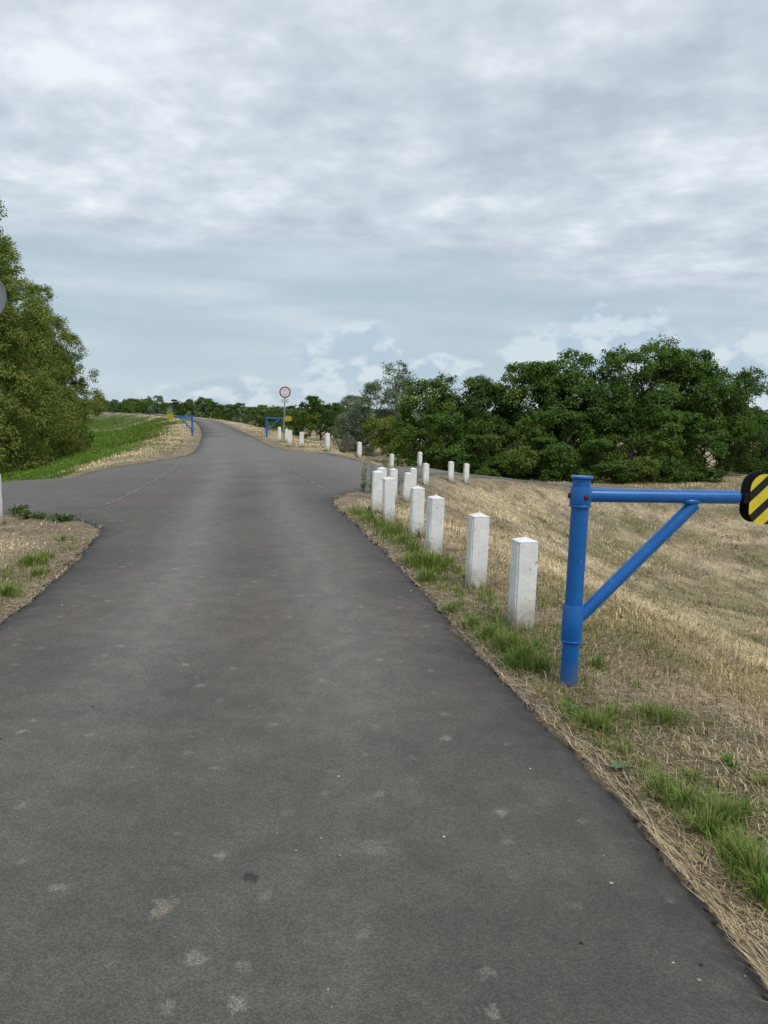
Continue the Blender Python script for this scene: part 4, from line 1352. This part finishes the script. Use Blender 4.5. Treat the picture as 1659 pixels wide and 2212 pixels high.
    sets.append(blades(x, y, z, 0.03 + 0.06 * g.random(n), 0.0035 * np.clip(d / 4, 1, 4), g.random(n) * 6.28, np.abs(g.normal(0, .3, n)), g.normal(0, .2, n), c))
    # dead grass left standing round the feet of the posts
    for px_, py_, rad_ in FEET:
        m_ = 90
        a = g.random(m_) * 6.28; rr_ = rad_ + np.abs(g.normal(0, .05, m_))
        x = px_ + rr_ * np.cos(a); y = py_ + rr_ * np.sin(a); z, sd = gz(x, y)
        kk = sd > .02
        x, y, z, a = x[kk], y[kk], z[kk], a[kk]; n = len(x)
        d_ = math.hypot(px_, py_)
        gr_ = (g.random(n) < .22)[:, None]
        c = np.where(gr_, np.array([.13, .19, .045]), straws[g.choice(len(straws), n)] * (0.45 + .5 * g.random(n))[:, None])
        sets.append(blades(x, y, z - .004, 0.03 + 0.09 * g.random(n) ** 1.6, (0.003 + .002 * g.random(n)) * max(1, d_ / 5) ** .9, a + g.normal(0, 1.0, n), np.abs(g.normal(.35, .3, n)), np.abs(g.normal(.4, .3, n)), c))
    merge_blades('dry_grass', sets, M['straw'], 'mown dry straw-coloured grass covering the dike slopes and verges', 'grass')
dry_grass()

def green_grass():
    g = np.random.default_rng(303)
    sets = []
    tufts = []     # x, y, radius, height, blades, yellowing
    def px(u, v, rad, h, nb, ye=0.1):
        x, y = unproject(u, v); tufts.append((x, y, rad, h, nb, ye))
    for u, v, rad, h, nb in ((775, 1110, .22, .13, 150), (800, 1122, .25, .14, 170), (825, 1138, .26, .16, 200), (850, 1152, .26, .17, 220), (870, 1172, .26, .17, 240), (890, 1188, .2, .15, 180),
                             (905, 1160, .10, .17, 60), (905, 1215, .2, .2, 260), (930, 1225, .2, .22, 320), (925, 1255, .16, .17, 240), (970, 1215, .09, .13, 60), (985, 1275, .10, .08, 60), (1060, 1285, .09, .07, 40),
                             (972, 1318, .12, .11, 150), (1020, 1352, .12, .13, 180), (1060, 1378, .13, .15, 260), (1095, 1402, .13, .17, 340), (1130, 1430, .12, .17, 380), (1165, 1448, .11, .15, 300), (1110, 1440, .09, .13, 180),
                             (1292, 1440, .07, .11, 110), (1260, 1470, .05, .07, 40), (1225, 1530, .07, .08, 90), (1262, 1560, .12, .10, 220), (1300, 1575, .12, .11, 240), (1320, 1545, .1, .09, 130), (1400, 1545, .10, .10, 160), (1440, 1560, .10, .11, 200),
                             (1350, 1620, .08, .07, 100), (1300, 1610, .06, .06, 60), (1575, 1650, .05, .08, 90), (1640, 1690, .06, .07, 80), (1430, 1705, .10, .11, 240), (1475, 1740, .11, .12, 260), (1530, 1800, .10, .13, 300), (1560, 1770, .1, .13, 260),
                             (1600, 1860, .10, .14, 300), (1630, 1900, .09, .15, 280), (1655, 1945, .08, .13, 260), (1500, 1680, .10, .07, 120), (1610, 1760, .09, .09, 140),
                             (70, 1218, .15, .17, 260), (85, 1240, .12, .12, 120), (15, 1285, .11, .15, 220), (100, 1205, .08, .14, 90), (135, 1165, .2, .09, 90), (150, 1185, .15, .07, 60), (-30, 1240, .2, .14, 160)):
        px(u, v, rad, h, nb)
    # scattered weak tufts on the slope and verge
    x, y, d = wedge(900, 2.0, 40, 0, 37, g)
    z, sd = gz(x, y)
    nn = fbm(x, y, 0.3, 3, 311)
    for i in range(len(x)):
        if sd[i] > 0.2 and g.random() < (0.10 + 0.55 * sstep(nn[i], 0.48, 0.66)) * (1.0 if z[i] < -1.0 else 0.35):
            tufts.append((x[i], y[i], .05 + .10 * g.random() * min(3, d[i] / 8), .05 + .06 * g.random() + 0.002 * d[i], int(14 + 30 * g.random()), .3))
    # looser strip between the asphalt and the bollards
    x, y, d = wedge(2600, 4.6, 13.5, -5, 12, g)
    z, sd = gz(x, y)
    nn = fbm(x, y, 1.3, 3, 341)
    for i in range(len(x)):
        if 0.16 < sd[i] < 0.55 and g.random() < (.6 if y[i] > 7.3 else .16) * sstep(nn[i], .36, .58):
            tufts.append((x[i], y[i], .06 + .07 * g.random(), .06 + .08 * g.random(), int(14 + 26 * g.random()), .22))
    x, y, d = wedge(9000, 1.8, 24, -31, 36, g)
    z, sd = gz(x, y)
    nn = fbm(x, y, 1.1, 3, 317)
    for i in range(len(x)):
        if 0.14 < sd[i] < 1.5 and x[i] > -1.2 and g.random() < sstep(nn[i], 0.42, 0.60) * (0.95 if y[i] < 4.6 else .45) * (1 - .6 * sstep(sd[i], .8, 1.5)):
            tufts.append((x[i], y[i], .035 + .06 * g.random(), .035 + .06 * g.random(), int(5 + 14 * g.random()), .45))
    for x0, y0, rad, h, nb, ye in tufts:
        nb = int(nb * 0.85); rad = rad * 1.3
        a = g.random(nb) * 6.28; rr_ = np.abs(g.normal(0, 0.55, nb)) * rad
        xx = x0 + rr_ * np.cos(a); yy = y0 + rr_ * np.sin(a)
        zz, sd = gz(xx, yy)
        k = sd > -0.01
        xx, yy, zz, a, rr_ = xx[k], yy[k], zz[k], a[k], rr_[k]; n = len(xx)
        if n == 0: continue
        d = np.hypot(xx, yy)
        hh = h * (0.45 + 0.65 * g.random(n)) * (1.15 - 0.4 * np.clip(rr_ / rad, 0, 1.5))
        w = (0.0036 + 0.003 * g.random(n)) * np.clip(d / 4.5, 1, 6) ** 0.85
        t = g.random(n)[:, None]
        c = np.array([0.105, 0.190, 0.030]) * (1 - t) + np.array([0.245, 0.345, 0.080]) * t
        ym = (g.random(n) < ye)[:, None]
        c = np.where(ym, np.array([0.36, 0.31, 0.11]), c)
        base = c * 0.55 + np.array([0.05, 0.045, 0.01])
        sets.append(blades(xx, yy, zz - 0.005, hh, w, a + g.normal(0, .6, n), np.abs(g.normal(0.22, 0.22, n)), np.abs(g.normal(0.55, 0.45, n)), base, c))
    # single green and yellowing blades mixed into the hay of the near verge
    x, y, d = wedge(120000, 1.7, 8, -31, 37, g)
    z, sd = gz(x, y)
    nn = fbm(x, y, 1.2, 3, 361)
    keep = (sd > .10) & (sd < 1.9) & (g.random(len(x)) < .9 * sstep(nn, .36, .58) * (1 - .7 * sstep(sd, .9, 1.9)))
    x, y, z, d = x[keep], y[keep], z[keep], d[keep]; n = len(x)
    t = g.random(n)[:, None]
    c = np.array([0.10, 0.165, 0.035]) * (1 - t) + np.array([0.27, 0.33, 0.10]) * t
    c = np.where((g.random(n) < .3)[:, None], np.array([.42, .36, .16]), c)
    sets.append(blades(x, y, z - .004, .02 + .075 * g.random(n) ** 1.5, (.0024 + .0022 * g.random(n)) * np.clip(d / 4, 1, 3), g.random(n) * 6.28, np.abs(g.normal(.45, .35, n)), np.abs(g.normal(.5, .4, n)), c * .7, c))
    merge_blades('green_grass', sets, M['grass'], 'fresh green grass tufts growing along the asphalt edges', 'grass')
green_grass()

def slope_herbs():
    """knee-high green herbs on the left slope: far too many to count"""
    g = np.random.default_rng(404)
    x, y, d = wedge(300000, 15, 260, -36, -5, g)
    dA, sA, _ = poly_dist(x, y, AX)
    dL, _, _ = poly_dist(x, y, LX)
    n1 = fbm(x, y, 0.35, 4, 21); n2 = fbm(x, y, 1.6, 4, 22); n3 = fbm(x, y, 0.08, 4, 23)
    z, sd = gz(x, y)
    m = sstep(dA + (n1 - 0.5) * 9.0, 4.2, 5.8) * sstep(sd, 0.6, 1.6) * (1 - 0.8 * sstep(n2 + n3, 1.02, 1.16)) + 0.10 * sstep(n1, 0.5, 0.6)
    keep = (sA > 0) & (sd > 0.5) & (dA < 42) & (g.random(len(x)) < m) & (y > 13)
    x, y, z, d, n1, n2 = (q[keep] for q in (x, y, z, d, n1, n2)); n = len(x)
    clump = fbm(x, y, 0.9, 3, 411)
    hh = 0.04 + 0.24 * sstep(clump, 0.35, 0.72)
    C = np.stack([x, y, z + hh * g.random(n) ** 0.6], -1)
    N = g.normal(size=(n, 3)) * 0.55 + np.array([0, 0, 0.9]); N /= np.linalg.norm(N, axis=1)[:, None]
    V, F = leaves_np(C, N, (0.05 + 0.06 * g.random(n)) * np.clip(d / 30, .8, 4), g, 0.42)
    t = np.clip(clump * 0.8 + g.random(n) * 0.5 - 0.15, 0, 1)[:, None]
    big_ = fbm(x, y, 0.22, 3, 415)[:, None]
    c = (np.array([0.075, 0.140, 0.022]) * (1 - t) + np.array([0.165, 0.255, 0.040]) * t) * (0.6 + 0.85 * big_)
    br = (g.random(n) < 0.05)[:, None]
    c = np.where(br, np.array([0.22, 0.15, 0.06]), c)
    me = np_mesh('slope_herbs', V, [F], M['leaf'], np.repeat(c, 4, axis=0))
    tag(link('slope_herbs', me), 'dense bright green herbs on the left dike slope', 'ground cover', kind='stuff')
slope_herbs()

# ================================================================== single weeds
def weed_upright(x, y, stems, h, label, col=(0.19, 0.26, 0.105), spread=.10, seed=1):
    g = np.random.default_rng(seed)
    z0 = ground_z(x, y)
    t = empty('weed', (x, y, z0)); tag(t, label, 'weed')
    segs = []; LC, LN, LS = [], [], []
    for s in range(stems):
        a = g.random() * 6.28; r_ = spread * g.random()
        hh = h * (0.65 + 0.4 * g.random())
        k = np.linspace(0, 1, 7)[:, None]
        tip = np.array([math.cos(a) * (r_ + .08 * hh), math.sin(a) * (r_ + .08 * hh), hh])
        P = np.array([math.cos(a) * r_, math.sin(a) * r_, -.03]) * (1 - k) + tip * k
        segs.append((P, np.linspace(.006, .002, 7)))
        m = int(34 * hh / .6)
        f = g.random(m) * .93 + .07
        az_ = g.random(m) * 6.28
        L = .035 + .055 * (1 - f) + .03 * g.random(m)
        c = P[0] * (1 - f)[:, None] + P[-1] * f[:, None] + np.stack([np.cos(az_), np.sin(az_), .55 + 0 * az_], -1) * (L * .5)[:, None]
        LC.append(c); LN.append(np.stack([-np.cos(az_) * .6, -np.sin(az_) * .6, .8 + 0 * az_], -1) + g.normal(size=(m, 3)) * .2); LS.append(L)
    TV, TF = tubes_np(segs, 5)
    link('stem', np_mesh('stem', TV, [TF], M['grass'], np.tile(np.array([.09, .12, .05]), (len(TV), 1))), t)
    C = np.vstack(LC); N = np.vstack(LN); N /= np.linalg.norm(N, axis=1)[:, None]
    V, F = leaves_np(C, N, np.concatenate(LS) * 1.3, g, .20)
    c = np.array(col) * (0.7 + 0.6 * g.random(len(C)))[:, None]
    link('leaves', np_mesh('leaves', V, [F], M['leaf'], np.repeat(c, 4, axis=0)), t)
weed_upright(-.42, 15.75, 5, .62, 'tall feathery green weed behind the leftmost bollards of the dry corner', spread=.16, seed=2)
weed_upright(-.12, 16.0, 4, .60, 'narrow upright weed between the hidden bollard and the leftmost ones', spread=.10, seed=3)
weed_upright(.26, 17.6, 3, .50, 'thin weed left of the leaning bollard', spread=.06, seed=4)
weed_upright(.0, 32.6, 4, .75, 'thin green weed left of the low-end bollards beyond the ramp', spread=.12, seed=5)

def weed_bushy(x, y, r_, h, nl, label, col, seed, cat='weed', leaf=.05):
    g = np.random.default_rng(seed)
    t = empty('weed', (x, y, ground_z(x, y))); tag(t, label, cat)
    segs = []
    tips = []
    for s in range(14):
        a = g.random() * 6.28; q = r_ * (0.4 + 0.6 * g.random())
        P = np.array([[0, 0, -.02], [math.cos(a) * q * .4, math.sin(a) * q * .4, h * .45], [math.cos(a) * q, math.sin(a) * q, h * (.5 + .5 * g.random())]])
        segs.append((P, np.array([.005, .004, .002]))); tips.append(P)
    TV, TF = tubes_np(segs, 4)
    link('stem', np_mesh('stem', TV, [TF], M['grass'], np.tile(np.array([.10, .11, .05]), (len(TV), 1))), t)
    tp = np.array(tips)
    i = g.integers(0, 14, nl); f = g.random(nl)[:, None]
    C = tp[i, 1] * (1 - f) + tp[i, 2] * f + g.normal(size=(nl, 3)) * np.array([.035, .035, .025])
    C[:, 2] = np.maximum(C[:, 2], .01)
    N = g.normal(size=(nl, 3)) * .6 + np.array([0, 0, .8]); N /= np.linalg.norm(N, axis=1)[:, None]
    V, F = leaves_np(C, N, leaf * (.6 + .8 * g.random(nl)), g, .5)
    c = np.array(col) * (0.65 + 0.7 * g.random(nl))[:, None]
    link('leaves', np_mesh('leaves', V, [F], M['leaf'], np.repeat(c, 4, axis=0)), t)
for u, v, r_, h, nl, lab, col, sd_ in [
    (42, 1117, .17, .15, 420, 'bushy dark green weed on the far rim of the left straw corner', (.060, .10, .035), 11),
    (56, 1123, .14, .11, 260, 'greyish weed right beside the bushy one on the left straw corner', (.13, .15, .06), 12),
    (88, 1122, .13, .05, 200, 'flat small weed midway along the rim of the left straw corner', (.07, .11, .035), 13),
    (137, 1125, .24, .07, 420, 'creeping dark weed near the tip of the left straw corner', (.055, .10, .03), 14),
]:
    x, y = unproject(u, v); weed_bushy(x, y, r_ * .8, h * .9, int(nl * .6), lab, tuple(q * 1.35 for q in col), sd_)

def rosette(x, y, label, seed, s=1.0):
    g = np.random.default_rng(seed)
    t = empty('weed', (x, y, ground_z(x, y) + .005)); tag(t, label, 'weed')
    for i in range(9):
        a = i * 2.4 + g.normal() * .2; L = s * (.07 + .05 * g.random()); w = L * .22
        bm = bmesh.new(); rows = []
        for k in range(5):
            f = k / 4; ww = w * math.sin(math.pi * min(.98, .12 + f * .86)); zz = .012 + L * .45 * math.sin(f * 1.9) * (.5 + .4 * (i % 3) / 2)
            rows.append([bm.verts.new((f * L, sgn * ww, zz + (0.0 if sgn == 0 else .006))) for sgn in (-1, 0, 1)])
        for k in range(4):
            for j in range(2):
                bm.faces.new((rows[k][j], rows[k + 1][j], rows[k + 1][j + 1], rows[k][j + 1]))
        o = bm_obj('leaf', bm, M['rosette'], t, smooth=True); o.rotation_euler = (0, 0, a)
M['rosette'] = simple('blue_green_leaf', (0.10, 0.15, 0.065), 0.6, var=0.3, scale=40)
x, y = unproject(1335, 1665); rosette(x, y, 'blue-green leafy rosette weed by the asphalt below the blue post', 5, .55)
x, y = unproject(1240, 1535); rosette(x, y, 'small bright rosette weed close below the blue post', 6, .5)

# bare dry shrub beyond the ramp
def dry_shrub(x, y):
    g = np.random.default_rng(9)
    t = empty('dry_shrub', (x, y, ground_z(x, y))); tag(t, 'bare brown branching shrub beyond the ramp between two bollards', 'shrub')
    def fan(n, h, r_, k):
        segs = []
        for s in range(n):
            a = g.random() * 6.28; q = r_ * (.2 + .8 * g.random()); hh = h * (.5 + .5 * g.random())
            P = np.array([[0, 0, -.03], [math.cos(a) * q * .45, math.sin(a) * q * .45, hh * .4], [math.cos(a) * q * .8, math.sin(a) * q * .8, hh * .75], [math.cos(a) * q, math.sin(a) * q, hh]])
            P[1:] += g.normal(size=(3, 3)) * .03
            segs.append((P, np.array([.016, .012, .008, .004]) * k))
            for b in range(4):
                f = g.random(); o_ = P[1] * (1 - f) + P[2] * f
                e = o_ + np.array([math.cos(a + g.normal()) * .18, math.sin(a + g.normal()) * .18, .14 + .12 * g.random()])
                segs.append((np.array([o_, (o_ + e) / 2 + g.normal(size=3) * .015, e]), np.array([.008, .006, .003]) * k))
        return tubes_np(segs, 4)
    V, F = fan(16, .75, .62, 1.0); link('branch', np_mesh('branch', V, [F], M['dead_branch']), t)
    V, F = fan(10, .5, .75, .7); link('branch', np_mesh('branch', V, [F], M['dead_branch']), t)
M['dead_branch'] = simple('dead_twigs', (0.13, 0.115, 0.075), 0.95, var=0.35, scale=9)
dry_shrub(-1.72, 31.6)

# ================================================================== crumbs on the asphalt
def crumbs():
    g = np.random.default_rng(55)
    x, y, d = wedge(1500, 1.6, 26, -33, 33, g)
    ins = in_poly(x, y, OUTLINE); ed = edge_dist(x, y)
    keep = ins & ((g.random(len(x)) < 0.05) | ((ed < 0.30) & (g.random(len(x)) < .30)))
    x, y, d = x[keep], y[keep], d[keep]
    eb = resample(OUTLINE, True, lambda d_: 0.012 if d_ < 16 else 5.0)
    dd_ = np.linalg.norm(eb, axis=1)
    eb = eb[(dd_ < 14) & (eb[:, 1] > 0.8) & (g.random(len(eb)) < .5 * np.clip(4 / dd_, 0, 1))]
    eb = eb + g.normal(size=eb.shape) * .022
    n_free = len(x)
    x = np.concatenate([x, eb[:, 0]]); y = np.concatenate([y, eb[:, 1]]); d = np.hypot(x, y)
    ico = bmesh.new(); bmesh.ops.create_icosphere(ico, subdivisions=1, radius=1.0)
    ico.verts.ensure_lookup_table(); base = np.array([v_.co[:] for v_ in ico.verts]); fc = np.array([[v_.index for v_ in f.verts] for f in ico.faces]); ico.free()
    Vs, Fs, Cs = [], [], []
    z = height(x, y) + (fbm(x, y, 0.8, 3, 61) - 0.5) * 0.02
    for i in range(len(x)):
        s = (0.0025 + 0.0045 * g.random() ** 2) * min(2.0, max(1, d[i] / 5))
        V = base * s * (1 + g.normal(size=base.shape) * .18) * np.array([1.2, .9, .6]) + np.array([x[i], y[i], z[i] + s * .4])
        Fs.append(fc + len(base) * i); Vs.append(V)
        if i >= n_free:
            s *= 1.25; V = base * s * (1 + g.normal(size=base.shape) * .25) + np.array([x[i], y[i], z[i] - .012 + s * .5]); Vs[-1] = V
            c = np.array([.045, .043, .040]) * (.6 + g.random())
            Cs.append(np.tile(c, (len(base), 1))); continue
        c = np.array([.50, .46, .37]) * (.5 + .6 * g.random()) if g.random() < .62 else np.array([.03, .028, .026])
        Cs.append(np.tile(c, (len(base), 1)))
    me = np_mesh('gravel_crumbs', np.vstack(Vs), [np.vstack(Fs)], M['stone'], np.vstack(Cs))
    tag(link('gravel_crumbs', me), 'small pale and dark grit scattered over the asphalt', 'gravel', kind='stuff')
crumbs()
